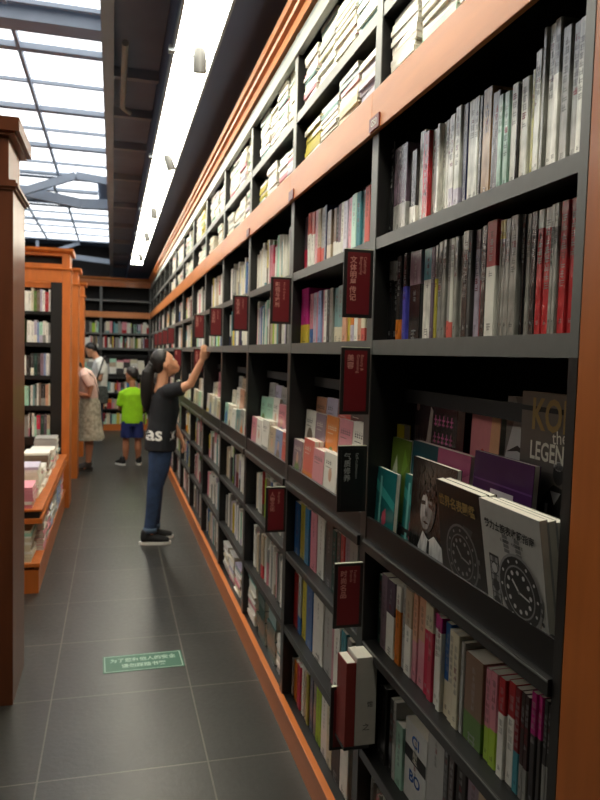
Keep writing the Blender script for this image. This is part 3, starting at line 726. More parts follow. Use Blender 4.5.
for bay in range(0, 9):
    for row, z, hh in (('lower', 2.2802, .175), ('upper', 2.5132, .25)):
        y = Y0 + W * bay + .03; k = 0
        hi = Y0 + W * (bay + 1) - .03
        if bay == 0 and row == 'upper': continue
        if bay == 0: y = Y0 + .30
        while y < hi - .12:
            wy = min(R.uniform(.17, .235), hi - y); k += 1
            th = None
            r = R.random()
            if r < .10: th = 'ivo'
            elif r < .13: th = 'oyl'
            if bay == 1 and row == 'upper' and k == 1: th = 'teal'
            if bay == 1 and row == 'lower' and k == 1: th = 'lil'
            if bay == 1 and row == 'lower' and k == 2: th = 'crm'
            if not (R.random() < .1 and bay > 2):
                stack(y + wy / 2, wy - .006, XF + .018 + R.uniform(0, .012), .2, z, hh * R.uniform(.72, 1.0) if bay > 0 else hh * .95, th, bay, row + ' %d' % k, rz=-PI / 2, tmin=.011, tmax=.019)
            y += wy + R.uniform(.002, .015)
def pile(x, y, w_, d, z, h, theme, nm, rz=0.0, **kw): 
    STACKN = len(STACK); stack(y, w_, x, d, z, h, theme, nm, nm, rz=rz, **kw)
pile(XF + .03, 2.925, .19, .22, .1202, .15, None, 'nearest white pile on the bottom shelf', -PI / 2)
pile(XF + .03, 3.135, .18, .22, .1202, .20, 'dgn', 'green pile on the bottom shelf', -PI / 2, tmin=.05, tmax=.06)
pile(XF + .03, 3.36, .18, .22, .1202, .22, 'dgn', 'farther green pile on the bottom shelf', -PI / 2, tmin=.05, tmax=.06)
for q, y in enumerate((3.62, 3.84, 4.06, 4.28, 4.5)): pile(XF + .03, y, .19, .22, .1202, R.uniform(.14, .23), None, '%s white pile on the bottom shelf' % ordn(q + 2), -PI / 2)
# on and in the stepped table
TX = -.42
def tp(dx, y, h, z, nm, th=None, w_=.2, **kw): pile(TX + dx, y, w_, .26, z, h, th, nm, **kw)
tp(-.155, 4.66, .13, .5362, 'front pile on the left table', 'pnk', tmin=.014, tmax=.024)
tp(-.40, 4.66, .21, .5362, 'front inner pile on the left table', 'brn', tmin=.014, tmax=.024)
tp(-.155, 4.98, .21, .5362, 'second pile on the left table', 'ivo')
tp(-.40, 4.98, .26, .5362, 'second inner pile on the left table', 'crm')
tp(-.155, 5.35, .14, .5362, 'third pile on the left table')
tp(-.155, 5.75, .18, .5362, 'fourth pile on the left table', 'brn')
tp(-.40, 5.6, .26, .5362, 'third inner pile on the left table', 'wht')
tp(-.155, 6.2, .15, .5362, 'fifth pile on the left table')
tp(-.155, 6.6, .2, .5362, 'farthest pile on the left table', 'lgr')
tp(-.165, 4.64, .20, .1952, 'front pile in the table\'s lower tier', 'crm')
tp(-.40, 4.64, .21, .1952, 'front inner pile in the table\'s lower tier', 'brn')
for q, y in enumerate((5.02, 5.3, 5.58, 5.86, 6.14, 6.42, 6.7)):
    pile(TX - .02, y, .22, .20, .1952, R.uniform(.15, .23), R.choice([None, 'lbl', 'lgr', 'pnk']), '%s pile in the table\'s lower tier' % ordn(q + 2), rz=PI / 2)
def sarea(s):
    a = cam_area(s['p'], s['w'] * (.5 if s['rz'] < -1 else 1), s['t'])
    return a[0] if isinstance(a, tuple) else -1
for s in STACK: s['a'] = sarea(s)
STACK.sort(key=lambda s: -s['a'])
LOOKS = {}
fs = MB()
for i, s in enumerate(STACK):
    b = MB(); pg = MB(); c = jit(LP[s['c']])
    if i < 300:
        flat_geo(b, pg, s['w'], s['d'], s['t'], c)
        nmc = NAMES[s['c']]
        if isinstance(s['where'], int):
            up, kk = s['name'].split(' ')
            lab = '%s flat book, %s from bottom, %s stack, %s top shelf, %s bay' % (nmc, ordn(s['n']), ordn(int(kk)), up, ['nearest', 'second', 'third'][s['where']] if s['where'] < 3 else ordn(s['where'] + 1))
            gr = 'books stacked flat on the top shelves'
        else:
            lab = '%s flat book, %s from bottom, %s' % (nmc, ordn(s['n']), s['name']); gr = 'books piled flat low down'
        o = thing('stacked_book', lab, 'book', s['p'], (0, 0, s['rz']), gr)
        b.build('cover', M_gloss if i % 3 else M_paper, o); pg.build('page_block', M_page, o)
    else:
        flat_geo(b, b, s['w'], s['d'], s['t'], c)
        n = len(fs.v); ca, sa = math.cos(s['rz']), math.sin(s['rz']); px, py, pz = s['p']
        fs.v += [(px + x * ca - y * sa, py + x * sa + y * ca, pz + z) for x, y, z in b.v]
        fs.f += [tuple(j + n for j in f) for f in b.f]; fs.c += b.c; fs.m += b.m
o = fs.build('distant_stacked_books', M_paper)
tag(o, 'all the smaller books stacked flat in the farther bays and the table', 'books', 'distant stacked books')
o['kind'] = 'stuff'

# ------------------------------------------------------------------ books shown face out on the display tray
class Art:
    def __init__(s, b, w_, h): s.b = b; s.w = w_; s.h = h; s.k = 1
    def y(s): return -.00025 * s.k
    def up(s): s.k += 1; return s
    def poly(s, pts, c): s.b.face([(p[0] * s.w, s.y(), p[1] * s.h) for p in pts], lin(c) if max(c) > 1.01 else c)
    def rect(s, u0, u1, v0, v1, c): s.poly([(u0, v0), (u1, v0), (u1, v1), (u0, v1)], c)
    def disc(s, cu, cv, r, c, e=1.0, n=28, a0=0, a1=2 * PI, rot=0.0):
        """r in metres, e = height ratio"""
        pts = []
        for k in range(n):
            a = a0 + (a1 - a0) * k / (n if a1 - a0 > 6.2 else n - 1); x = math.cos(a) * r; z = math.sin(a) * r * e
            x, z = x * math.cos(rot) - z * math.sin(rot), x * math.sin(rot) + z * math.cos(rot)
            pts.append((cu + x / s.w, cv + z / s.h))
        s.poly(pts, c)
    def line(s, p, q, t, c):
        P_ = Vector((p[0] * s.w, p[1] * s.h)); Q = Vector((q[0] * s.w, q[1] * s.h)); d = (Q - P_).normalized(); n = Vector((-d.y, d.x)) * t / 2
        s.poly([((a.x) / s.w, (a.y) / s.h) for a in (P_ - n, Q - n, Q + n, P_ + n)], c)

def cover_book(p, w_, h, t, lean, rz, label, group, c1, art=None, M=None, spine=None, wrap=False, name='display_book', turn=0.0):
    e = thing(name, label, 'book', p, (-lean, 0, rz + turn), group)
    b = MB(); k = .0012; c = c1
    b.box(0, w_, 0, k, 0, h, c); b.box(0, w_, t - k, t, 0, h, jit(c))
    b.box(0, k, k, t - k, 0, h, spine or c)
    if art: art(Art(b, w_, h))
    b.build('cover', M or (M_wrap if wrap else M_gloss), e)
    MB().box(k, w_ - .002, k, t - k, .001, h - .0008).build('page_block', M_page, e)
    return e

G = lambda v: (v, v, v)
def watch(a, cu, cv, r, body, dial, mark, bez):
    a.disc(cu, cv, r * 1.08, body); a.up()
    a.disc(cu, cv, r, bez); a.up()
    for k in range(12):
        an = k * PI / 6
        a.disc(cu + math.cos(an) * r * .88 / a.w, cv + math.sin(an) * r * .88 / a.h, r * .05, mark, n=8)
    a.disc(cu, cv, r * .76, body); a.up(); a.disc(cu, cv, r * .71, dial); a.up()
    for k in range(12):
        an = k * PI / 6
        a.disc(cu + math.cos(an) * r * .56 / a.w, cv + math.sin(an) * r * .56 / a.h, r * .07, mark, n=10)
    a.up()
    a.line((cu, cv), (cu + .5 * r / a.w, cv - .1 * r / a.h), r * .06, mark); a.line((cu, cv), (cu - .3 * r / a.w, cv + .3 * r / a.h), r * .08, mark)
    a.up(); a.disc(cu, cv, r * .06, body, n=10)
def links(a, cu, v0, v1, hw, cA, cB, n=8, lean=0.0):
    for k in range(n):
        z0 = v0 + (v1 - v0) * k / n; z1 = v0 + (v1 - v0) * (k + .85) / n; dx = lean * k / n
        for q in range(3):
            x0 = cu + dx + (-hw + q * hw * 2 / 3) / a.w; x1 = x0 + hw * 2 / 3 * .9 / a.w
            a.rect(x0, x1, z0, z1, cA if q != 1 else cB)
def art_white_watch(a):
    a.rect(.10, .27, .16, .60, G(40)); a.up(); links(a, .185, .17, .59, a.w * .07, G(150), G(90), 9); a.up()
    for k in range(3): a.disc(.185, .24 + k * .13, a.w * .06, G(30), n=14)
    a.up(); a.disc(.185, .5, a.w * .05, G(190), n=14); a.up()
    links(a, .55, .67, .80, a.w * .15, G(120), G(185), 4, -.03); links(a, .66, .04, .22, a.w * .15, G(120), G(170), 4, -.03); a.up()
    watch(a, .60, .42, a.w * .325, G(150), G(22), G(220), G(34))
    a.rect(.93, .965, .40, .44, G(70)); a.rect(.93, .96, .34, .37, G(70)); a.disc(.95, .29, a.w * .022, G(60), n=10)
def art_black_watch(a):
    a.poly([(.42, .10), (.72, .0), (.80, .0), (.74, .22)], G(80)); a.poly([(.52, .62), (.72, .62), (.78, .68), (.58, .70)], G(70)); a.up()
    links(a, .66, .04, .16, a.w * .13, G(96), G(60), 4, -.05); a.up()
    watch(a, .50, .42, a.w * .33, G(112), G(30), G(140), G(44))
    a.rect(.83, .90, .44, .48, G(110)); a.rect(.83, .89, .33, .37, G(110))
def art_portrait(a):
    r = random.Random(4)
    for k in range(150):
        an = r.uniform(0, 2 * PI); rr = r.uniform(.0, .07)
        a.disc(.36 + math.cos(an) * rr / a.w, .72 + math.sin(an) * rr / a.h * .9, r.uniform(.004, .010), G(r.choice((22, 30, 38, 48, 60))), n=8)
        if k % 30 == 0: a.up()
    a.up()
    a.disc(.44, .57, .040, G(84), e=1.5, n=30, rot=-.15); a.up()
    a.disc(.40, .56, .031, G(128), e=1.6, n=28, rot=-.15); a.up()
    a.disc(.35, .56, .018, G(176), e=2.1, n=26, rot=-.12); a.disc(.40, .44, .020, G(140), e=.8, n=22); a.up()
    a.poly([(.27, .625), (.38, .635), (.385, .60), (.29, .59)], G(62)); a.poly([(.45, .63), (.56, .61), (.56, .575), (.46, .59)], G(48)); a.up()
    a.poly([(.40, .60), (.44, .505), (.40, .495), (.385, .52)], G(92)); a.poly([(.34, .445), (.41, .455), (.48, .44), (.41, .43)], G(56)); a.up()
    for k in range(34):
        a.disc(.24 + r.uniform(0, .42), .69 + r.uniform(-.03, .10), r.uniform(.004, .009), G(r.choice((20, 34))), n=8)
    a.poly([(.34, .0), (.95, .0), (.93, .26), (.62, .36), (.5, .30), (.36, .36), (.26, .2)], G(196)); a.up()
    a.poly([(.47, .0), (.55, .0), (.53, .30), (.48, .30)], G(60)); a.poly([(.0, .0), (.3, .0), (.27, .2), (.0, .12)], G(40))
    a.disc(.90, .80, .026, (196, 44, 36), e=1.25, n=26); a.up()
    for k in range(5): a.rect(.82, .96, .72 + k * .035, .735 + k * .035, (150, 30, 26))
def art_jersey(a):
    a.poly([(.16, .0), (.20, .20), (.40, .40), (.50, .46), (.66, .44), (.80, .36), (.86, 0)], G(36)); a.up()
    a.disc(.56, .53, .017, G(52), e=1.25, n=20); a.disc(.56, .575, .0165, G(170), e=.55, n=18)
    a.poly([(.30, .0), (.34, .16), (.50, .25), (.80, .24), (.80, .14), (.52, .10), (.48, 0)], G(150)); a.poly([(.46, .42), (.52, .34), (.60, .42)], G(190)); a.up()
    a.rect(.40, .44, .28, .34, G(190)); a.poly([(.60, .30), (.70, .28), (.72, .40), (.64, .42)], G(90))
def art_face(a):
    a.poly([(.0, .55), (.35, .95), (.9, 1), (1, .5), (.8, .1), (.3, .0)], G(196)); a.up()
    a.poly([(.25, 1), (.55, .82), (.95, .9), (1, 1)], G(80)); a.poly([(.05, .6), (.4, .66), (.95, .58), (.4, .62)], G(50))
    a.disc(.7, .56, .006, G(50), e=.6, n=10); a.rect(.4, .75, .26, .29, G(100))
def art_floral(a):
    r = random.Random(9)
    for k in range(40):
        a.disc(r.uniform(.05, .95), r.uniform(.05, .95), r.uniform(.004, .012), r.choice([(92, 70, 76), (70, 52, 60), (120, 96, 92), (58, 44, 50)]), n=10)
    a.up(); a.poly([(.32, .5), (.40, .92), (.46, .88), (.44, .52)], (180, 168, 160)); a.poly([(.5, .1), (.72, .1), (.70, .34), (.52, .36)], (160, 160, 150)); a.up()
    for q in range(3):
        for k in range(5):
            u = .5 + k * .09; v = .80 - q * .16
            a.rect(u, u + .065, v, v + .016, (206, 110, 160)); a.rect(u + .02, u + .035, v - .05, v + .05, (206, 110, 160)); a.rect(u, u + .06, v - .04, v - .025, (206, 110, 160))
def art_pink(a):
    a.poly([(.62, 0), (1, 0), (1, 1), (.72, 1), (.66, .5)], (232, 176, 136)); a.disc(.45, .62, .009, (206, 70, 60), e=1.3, n=18); a.up()
    for k in range(4): a.rect(.14 + k * .13, .22 + k * .13, .42, .47, (180, 80, 100))
    a.rect(.82, .94, .34, .36, (110, 50, 50)); a.disc(.92, .62, .003, (80, 50, 50), n=8); a.rect(.3, .6, .12, .3, (206, 160, 190))
def art_tealpink(a):
    a.rect(.0, .48, 0, 1, (22, 74, 84)); a.rect(.48, 1, 0, 1, (176, 86, 124)); a.up(); a.poly([(.48, .55), (1, .82), (1, .7), (.48, .45)], (206, 120, 150))
def art_purple(a):
    a.rect(.33, .72, .30, .72, (206, 200, 206)); a.up()
    a.disc(.52, .64, .010, (120, 90, 130), n=14, a0=PI, a1=2 * PI)
    for k in range(4): a.rect(.37 + k * .085, .43 + k * .085, .40, .47, G(70))
    a.rect(.0, 1, .76, .775, (110, 74, 128))
def art_teal(a):
    a.poly([(.4, .2), (.62, .32), (.56, .5), (.38, .42)], (176, 70, 96)); a.poly([(0, .7), (1, .5), (1, .62), (0, .84)], (60, 160, 156)); a.up(); a.rect(.2, .3, .1, .9, (120, 190, 186))
def art_green(a):
    a.poly([(.1, .05), (.5, .3), (.3, .8), (.12, .6)], (206, 214, 190)); a.poly([(.3, .0), (1, .0), (1, .25), (.5, .3)], (110, 130, 60)); a.up(); a.poly([(.55, .5), (.9, .7), (.7, .9)], (120, 160, 60))
def generic_art(seed, c):
    def f(a):
        r = random.Random(seed); q = r.random()
        vary = lambda: tuple(max(0, min(255, int(255 * (x ** .45) * r.uniform(.55, 1.1)))) for x in c)
        acc = PAL[r.choice(['red', 'org', 'teal', 'blu', 'pnk', 'grn', 'gry', 'mag', 'brn', 'lgr', 'yel'])]
        if q < .3: a.rect(.0, 1, .0, r.uniform(.2, .45), acc)
        elif q < .6: a.disc(.5, r.uniform(.3, .5), a.w * r.uniform(.2, .34), acc, e=1.2)
        elif q < .85: a.poly([(.15, .0), (.85, .0), (.75, .42), (.5, .62), (.25, .42)], acc)
        a.up()
        if q > .6: a.disc(.5, .6, a.w * .13, (214, 170, 140), e=1.3)
        ink = (40, 40, 44) if lum(c) > .3 else (230, 228, 214)
        for k in range(r.randint(3, 5)):
            u = .14 + k * .15; z = .82
            a.rect(u, u + .11, z, z + .012, ink); a.rect(u + .04, u + .06, z - .04, z + .05, ink); a.rect(u, u + .10, z - .035, z - .022, ink)
        a.rect(.14, .6, .72, .73, ink)
    return f

RZ = -PI / 2
DG = 'books shown face out in the nearest display tray'
for k in range(3):
    e = cover_book((.716 + .0165 * k, 1.186, 1.036), .196, .256 - .002 * k, .016, -.155, RZ,
                   ['front white watch book on the display tray with a large diver watch', 'second copy of the white watch book, right behind the front one', 'rearmost copy of the white watch book'][k], DG, LP['lgr'] if k else lin((190, 190, 184)), art_white_watch)
    if k == 0:
        e2 = e
        lettering('lettering', '勞力士腕表收藏指南', .0182, M_ink, e, front(.098, -.0022, .212), bold=.0004)
        lettering('lettering', '經典腕錶 · 收藏與鑑賞', .0075, M_ink, e, front(.105, -.0022, .192))
for k in range(2):
    e = cover_book((.716 + .0175 * k, 1.383 + .0 * k, 1.036), .193, .256, .017, -.13, RZ,
                   ['front black watch book on the display tray with a chronograph watch', 'second copy of the black watch book behind the front one'][k], DG, lin((38, 36, 34)), art_black_watch)
    if k == 0: lettering('lettering', '世界名表圖鑑', .026, M_dimgold, e, front(.09, -.0022, .214), bold=.0006)
cover_book((.738, 1.640, 1.032), .235, .270, .012, .03, RZ, 'black and white portrait magazine with a red oval beside the watch books', DG, lin((34, 32, 32)), art_portrait, wrap=True)
cover_book((.724, 1.852, 1.032), .135, .208, .013, .05, RZ, 'left of two teal paperbacks at the post end of the tray', DG, lin((30, 110, 112)), art_teal)
cover_book((.748, 1.715, 1.032), .12, .212, .015, .05, RZ, 'right of two teal paperbacks, half behind the portrait magazine', DG, lin((26, 112, 112)), art_teal)
cover_book((.762, 1.845, 1.102), .13, .225, .020, .05, RZ, 'green book behind the teal paperbacks', DG, lin((96, 124, 44)), art_green)
cover_book((.786, 1.850, 1.172), .05, .190, .02, .0, RZ, 'yellow book edge at the post behind the green book', DG, lin((206, 190, 40)))
cover_book((.762, 1.712, 1.102), .312, .232, .022, .06, RZ, 'teal and pink book in the middle row of the nearest tray', DG, lin((176, 86, 124)), art_tealpink)
cover_book((.762, 1.380, 1.102), .225, .250, .014, .05, RZ, 'purple book with a white label in the middle row', DG, lin((70, 34, 84)), art_purple)
cover_book((.800, 1.776, 1.172), .245, .275, .022, .03, RZ, 'dark floral book with pink lettering in the back row', DG, lin((48, 38, 42)), art_floral, wrap=True)
cover_book((.822, 1.50, 1.172), .128, .262, .028, .03, RZ, 'pink book with a pale orange side in the back row', DG, lin((222, 140, 146)), art_pink)
cover_book((.826, 1.352, 1.172), .12, .302, .012, .02, RZ, 'pale portrait book, partly behind the tall grey gold-lettered one', DG, lin((120, 116, 112)), art_face)
e = cover_book((.806, 1.258, 1.172), .235, .318, .016, .005, RZ, 'tall grey book with large dull gold capitals beside the end panel', DG, lin((104, 98, 92)), art_jersey)
lettering('lettering', 'KOBE', .086, M_dimgold, e, front(.036, -.0012, .272) @ Matrix.Scale(.78, 4, (1, 0, 0)), ax='LEFT', bold=.002)
lettering('lettering', 'the', .036, M_cream, e, front(.108, -.0018, .233, .1), ax='LEFT')
lettering('lettering', 'LEGEND', .050, M_cream, e, front(.036, -.0015, .202) @ Matrix.Scale(.74, 4, (1, 0, 0)), ax='LEFT', bold=.001)
cover_book((.84, 1.88 - .03, 1.172), .075, .25, .02, .03, RZ, 'pale book under the black rail at the post end, back row', DG, lin((170, 160, 146)), generic_art(5, LP['bei']))

DISP = {1: (['lgr', 'wht', 'wht', 'pnk', 'cor', 'mau'], ['crm', 'wht', 'pnk', 'org', 'mau', 'wht'], ['cyb', 'drk', 'dbr', 'cor', 'lil', 'pch']),
        2: (['cor', 'lbl', 'bei', 'wht', 'wht', 'pnk'], ['pnk', 'pnk', 'pnk', 'wht', 'mintl', 'mintl'], ['crm', 'tan', 'brn', 'lgr', 'lil', 'lgr']),
        3: (['wht', 'lgr', 'tgr', 'wht', 'ivo', 'mintl'], ['wht', 'crm', 'bwn', 'pch', 'wht', 'ivo'], ['lgr', 'crm', 'wht', 'ivo', 'bei', 'lgr'])}
ROWD = (('front', .715, 1.032, .192), ('middle', .762, 1.102, .225), ('back', .805, 1.172, .225))
dn = 0
for bay in range(1, 9):
    for rr, (rn, X, z, hh) in enumerate(ROWD):
        cols = DISP.get(bay, (None,) * 3)[rr] or [R.choice(['wht', 'wht', 'ivo', 'crm', 'mintl', 'pnk', 'lgr', 'lil', 'grn', 'bei']) for _ in range(6)]
        y = Y0 + W * bay + .03
        for k in range(6):
            wq = R.uniform(.128, .142); c = cols[k]; t = R.uniform(.012, .022)
            h = hh * R.uniform(.93, 1.05)
            for cp in range(2 if (rn == 'front' and bay < 5) else 1):
                cover_book((X + R.uniform(-.002, .003) + cp * (t + .0015), y + wq, z), wq, h - .001 * cp, t, .05, RZ,
                    '%s face-out book%s, %s from the near post, %s row, %s tray' % (NAMES[c], ' behind its copy' if cp else '', ordn(k + 1), rn, ordn(bay + 1)),
                    'books shown face out in the farther trays', LP[c], generic_art(dn, LP[c]), M=M_gloss)
            dn += 1; y += wq + R.uniform(.003, .010)
# trays too far away to tell one cover from the next
ft = MB()
def tray_far(fr, u0, u1):
    for rr, (rn, X, z, hh) in enumerate(ROWD):
        u = u0
        while u < u1 - .13:
            wq = R.uniform(.12, .14); c = jit(LP[R.choice(['wht', 'wht', 'ivo', 'crm', 'mintl', 'pnk', 'lgr', 'gry', 'drk', 'bei'])]); h = hh * R.uniform(.8, 1.02)
            a = fr(u, X - XF, z); b_ = fr(u + wq, X - XF + .02, z)
            ft.box(min(a[0], b_[0]), max(a[0], b_[0]), min(a[1], b_[1]), max(a[1], b_[1]), z, z + h, c)
            u += wq + .006
for bay in range(9, NB): tray_far(long_frame(bay)[0], .03, W - .03)
for k in range(3):
    xx = XF - W * (k + 1); tray_far(lambda u, d, z, xx=xx: (xx + u, YB + d, z), .03, W - .03)
o = ft.build('distant_display_books', M_paper)
tag(o, 'all the face-out books in the farthest trays', 'books', 'distant face-out books'); o['kind'] = 'stuff'

# the two books sticking out at the first post, in a small black holder
e = thing('book_holder', 'small black holder under the two books jutting out at the first post', 'holder', (.626, 1.766, .462))
MB().box(0, .074, 0, .082, 0, .008).build('tray', M_back, e)
MB().box(.060, .074, .0825, .090, 0, .10).build('bracket', M_back, e)
def jut(x, t, label, c, dz):
    e = thing('book', label, 'book', (x, 1.769, .4705), (0, 0, 0), 'books sticking out at the first post')
    b = MB(); b.box(0, t, 0, .002, 0, dz, c); b.box(0, .002, .002, .078, 0, dz, c); b.box(t - .002, t, .002, .078, 0, dz, c); b.build('cover', M_paper, e)
    MB().box(.002, t - .002, .002, .077, .001, dz - .0005).build('page_block', M_page, e)
    return e
jut(.628, .0285, 'dark red book jutting out beside the lowest red sign', lin((128, 42, 36)), .238)
e = jut(.658, .060, 'white book with black characters jutting out at the first post', lin((186, 182, 174)), .250)
lettering('lettering', '馆', .018, M_ink, e, front(.042, -.0004, .115)); lettering('lettering', '之', .022, M_ink, e, front(.032, -.0004, .05))

# ------------------------------------------------------------------ people
def tube(pts, radii, side=(1, 0, 0), n=14, caps=True):
    """elliptical tube through pts; radii = (a along side, b across)"""
    P_ = [Vector(p) for p in pts]; v = []; f = []
    side = Vector(side)
    for i, p in enumerate(P_):
        d = (P_[min(i + 1, len(P_) - 1)] - P_[max(i - 1, 0)]).normalized()
        a = (side - d * side.dot(d)).normalized(); b = d.cross(a)
        ra, rb = radii[i] if isinstance(radii[i], (tuple, list)) else (radii[i], radii[i])
        for k in range(n):
            t = 2 * PI * k / n; v.append(p + a * math.cos(t) * ra + b * math.sin(t) * rb)
    for i in range(len(P_) - 1):
        for k in range(n): f.append((i * n + k, i * n + (k + 1) % n, (i + 1) * n + (k + 1) % n, (i + 1) * n + k))
    if caps:
        for end, i in ((0, 0), (1, len(P_) - 1)):
            d = (P_[0] - P_[1]).normalized() if end == 0 else (P_[-1] - P_[-2]).normalized()
            r = radii[i]; r = min(r) if isinstance(r, (tuple, list)) else r
            base = i * n; last = list(range(base, base + n)); c = P_[i]
            for s_, q in ((.75, .6), (.4, .9)):
                nn = len(v)
                for k in range(n): v.append(c + (v[base + k] - c) * s_ + d * r * q * .55)
                for k in range(n):
                    a_, b_, c_, d_ = last[k], last[(k + 1) % n], nn + (k + 1) % n, nn + k
                    f.append((a_, b_, c_, d_) if end else (d_, c_, b_, a_))
                last = list(range(nn, nn + n))
            f.append(tuple(last) if end else tuple(last[::-1]))
    else:
        f.append(tuple(range(n))[::-1]); f.append(tuple(range((len(P_) - 1) * n, len(P_) * n)))
    return v, f
def ell(c, r, M3=None, n=20, m_=14, warp=None):
    v = []; f = []
    for i in range(m_ + 1):
        th = PI * i / m_
        for k in range(n):
            p = Vector((math.sin(th) * math.cos(2 * PI * k / n), math.sin(th) * math.sin(2 * PI * k / n), math.cos(th)))
            q = Vector((p.x * r[0], p.y * r[1], p.z * r[2]))
            if warp: q = warp(p, q)
            if M3: q = M3 @ q
            v.append(Vector(c) + q)
    for i in range(m_):
        for k in range(n): f.append((i * n + k, (i + 1) * n + k, (i + 1) * n + (k + 1) % n, i * n + (k + 1) % n))
    return v, f
def fuse(name, parts, M, parent, vox=.008, smooth=2, shift=None):
    v = []; f = []
    for pv, pf in parts:
        n = len(v); v += pv; f += [tuple(i + n for i in q) for q in pf]
    me = bpy.data.meshes.new(name); me.from_pydata([tuple(p) for p in v], [], f)
    bm = bmesh.new(); bm.from_mesh(me)
    bmesh.ops.remove_doubles(bm, verts=bm.verts, dist=1e-6); bmesh.ops.recalc_face_normals(bm, faces=bm.faces); bm.to_mesh(me); bm.free()
    o = bpy.data.objects.new(name, me); COL.objects.link(o)
    rm_ = o.modifiers.new('r', 'REMESH'); rm_.mode = 'VOXEL'; rm_.voxel_size = vox
    if smooth:
        s_ = o.modifiers.new('s', 'SMOOTH'); s_.iterations = smooth; s_.factor = .5
    bpy.context.view_layer.update()
    me2 = bpy.data.meshes.new_from_object(o.evaluated_get(bpy.context.evaluated_depsgraph_get()))
    bpy.data.objects.remove(o)
    me2.materials.clear(); me2.materials.append(M); me2.name = name
    me2.polygons.foreach_set('use_smooth', [True] * len(me2.polygons))
    o = bpy.data.objects.new(name, me2); COL.objects.link(o)
    if parent: o.parent = parent
    return o
def head_warp(p, q):
    # forward = +y
    z = p.z
    if z < -.1: q.x *= 1 - .38 * min(1, (-z - .1) / .9); q.y += .010 * min(1, -z)
    if p.y < 0 and z < -.2: q.y *= 1 - .45 * min(1, (-z - .2) / .8)
    if p.y > 0 and z < -.15: q.y *= 1 + .62 * min(1, (-z - .15) / .7)
    if p.y > .75 and abs(z) < .2: q.y -= .006 * (1 - abs(z) / .2)
    return q
def sm(a, b, x):
    t = max(0, min(1, (x - a) / (b - a))); return t * t * (3 - 2 * t)
def hair_warp(p, q):
    return q * (1 - .26 * sm(.18, .38, p.y * .85 - p.z * .70))
def head_parts(c, S, M3):
    """c centre, S scale (1 = adult head .23 high)"""
    P_ = [ell(c, (.074 * S, .092 * S, .115 * S), M3, 24, 18, head_warp)]
    def at_(x, y, z): return Vector(c) + M3 @ (Vector((x, y, z)) * S)
    P_.append(tube([at_(0, .082, .022), at_(0, .097, -.008), at_(0, .103, -.022), at_(0, .092, -.032)], [.006 * S, .008 * S, .010 * S, .008 * S], M3 @ Vector((1, 0, 0)), 8))
    P_.append(tube([at_(-.018, .088, -.056), at_(0, .096, -.056), at_(.018, .088, -.056)], [.004 * S, .006 * S, .004 * S], M3 @ Vector((0, 0, 1)), 8))
    P_.append(ell(at_(0, .080, -.090), (.022 * S, .017 * S, .016 * S), M3, 10, 8))
    for s_ in (-1, 1): P_.append(ell(at_(s_ * .076, -.006, -.012), (.010 * S, .018 * S, .031 * S), M3, 10, 8))
    return P_, at_
def face_bits(at_, S, M3, parent):
    for s_ in (-1, 1):
        v, f = ell(at_(s_ * .031, .0815, .012), (.013 * S, .007 * S, .0075 * S), M3, 12, 8)
        me = bpy.data.meshes.new('eye'); me.from_pydata([tuple(p) for p in v], [], f); me.materials.append(M_eyew)
        eo = bpy.data.objects.new('eye', me); COL.objects.link(eo); eo.parent = parent
        v, f = ell(at_(s_ * .031, .086, .012), (.006 * S, .004 * S, .006 * S), M3, 10, 8)
        me = bpy.data.meshes.new('iris'); me.from_pydata([tuple(p) for p in v], [], f); me.materials.append(M_ink)
        io = bpy.data.objects.new('iris', me); COL.objects.link(io); io.parent = eo
        v, f = tube([at_(s_ * .016, .0885, .030), at_(s_ * .032, .0865, .034), at_(s_ * .048, .077, .029)], [.0028 * S] * 3, M3 @ Vector((0, 0, 1)), 6)
        me = bpy.data.meshes.new('eyebrow'); me.from_pydata([tuple(p) for p in v], [], f); me.materials.append(M_hair)
        bo = bpy.data.objects.new('eyebrow', me); COL.objects.link(bo); bo.parent = parent
    v, f = tube([at_(-.020, .088, -.056), at_(0, .0985, -.056), at_(.020, .088, -.056)], [.003 * S, .0045 * S, .003 * S], M3 @ Vector((0, 0, 1)), 8)
    me = bpy.data.meshes.new('lips'); me.from_pydata([tuple(p) for p in v], [], f); me.materials.append(M_lip)
    lo = bpy.data.objects.new('lips', me); COL.objects.link(lo); lo.parent = parent
def hand(wrist, d, nrm, S=1.0, curl=.5, thumb=1):
    """wrist point, d = direction of the fingers, nrm = back of the hand; thumb = side sign"""
    d = Vector(d).normalized(); nrm = Vector(nrm); nrm = (nrm - d * nrm.dot(d)).normalized(); s_ = d.cross(nrm) * thumb
    w_ = Vector(wrist); P_ = []
    pe = w_ + d * .078 * S
    P_.append(tube([w_ - d * .015 * S, w_ + d * .02 * S, w_ + d * .05 * S, pe], [(.022 * S, .017 * S), (.030 * S, .015 * S), (.038 * S, .014 * S), (.036 * S, .012 * S)], s_, 14))
    for k, (off, ln) in enumerate(((.029, .066), (.0098, .076), (-.0098, .070), (-.029, .054))):
        q = w_ + d * .07 * S + s_ * off * S; dd = d.copy(); pts = [q]; ang = 0
        for j, fr_ in enumerate((.45, .32, .26)):
            ang += curl * (.75 if j == 0 else 1)
            dd = d * math.cos(ang) - nrm * math.sin(ang)
            q = q + dd * ln * fr_ * S; pts.append(q)
        P_.append(tube(pts, [.0092 * S, .0088 * S, .0080 * S, .0068 * S], s_, 8))
    q = w_ + d * .018 * S + s_ * .024 * S
    t1 = (s_ * .75 + d * .65 - nrm * .25).normalized(); t2 = (s_ * .3 + d * .9 - nrm * .4).normalized()
    P_.append(tube([q, q + t1 * .034 * S, q + t1 * .034 * S + t2 * .030 * S, q + t1 * .034 * S + t2 * .052 * S], [.013 * S, .0110 * S, .0096 * S, .0078 * S], nrm, 8))
    return P_
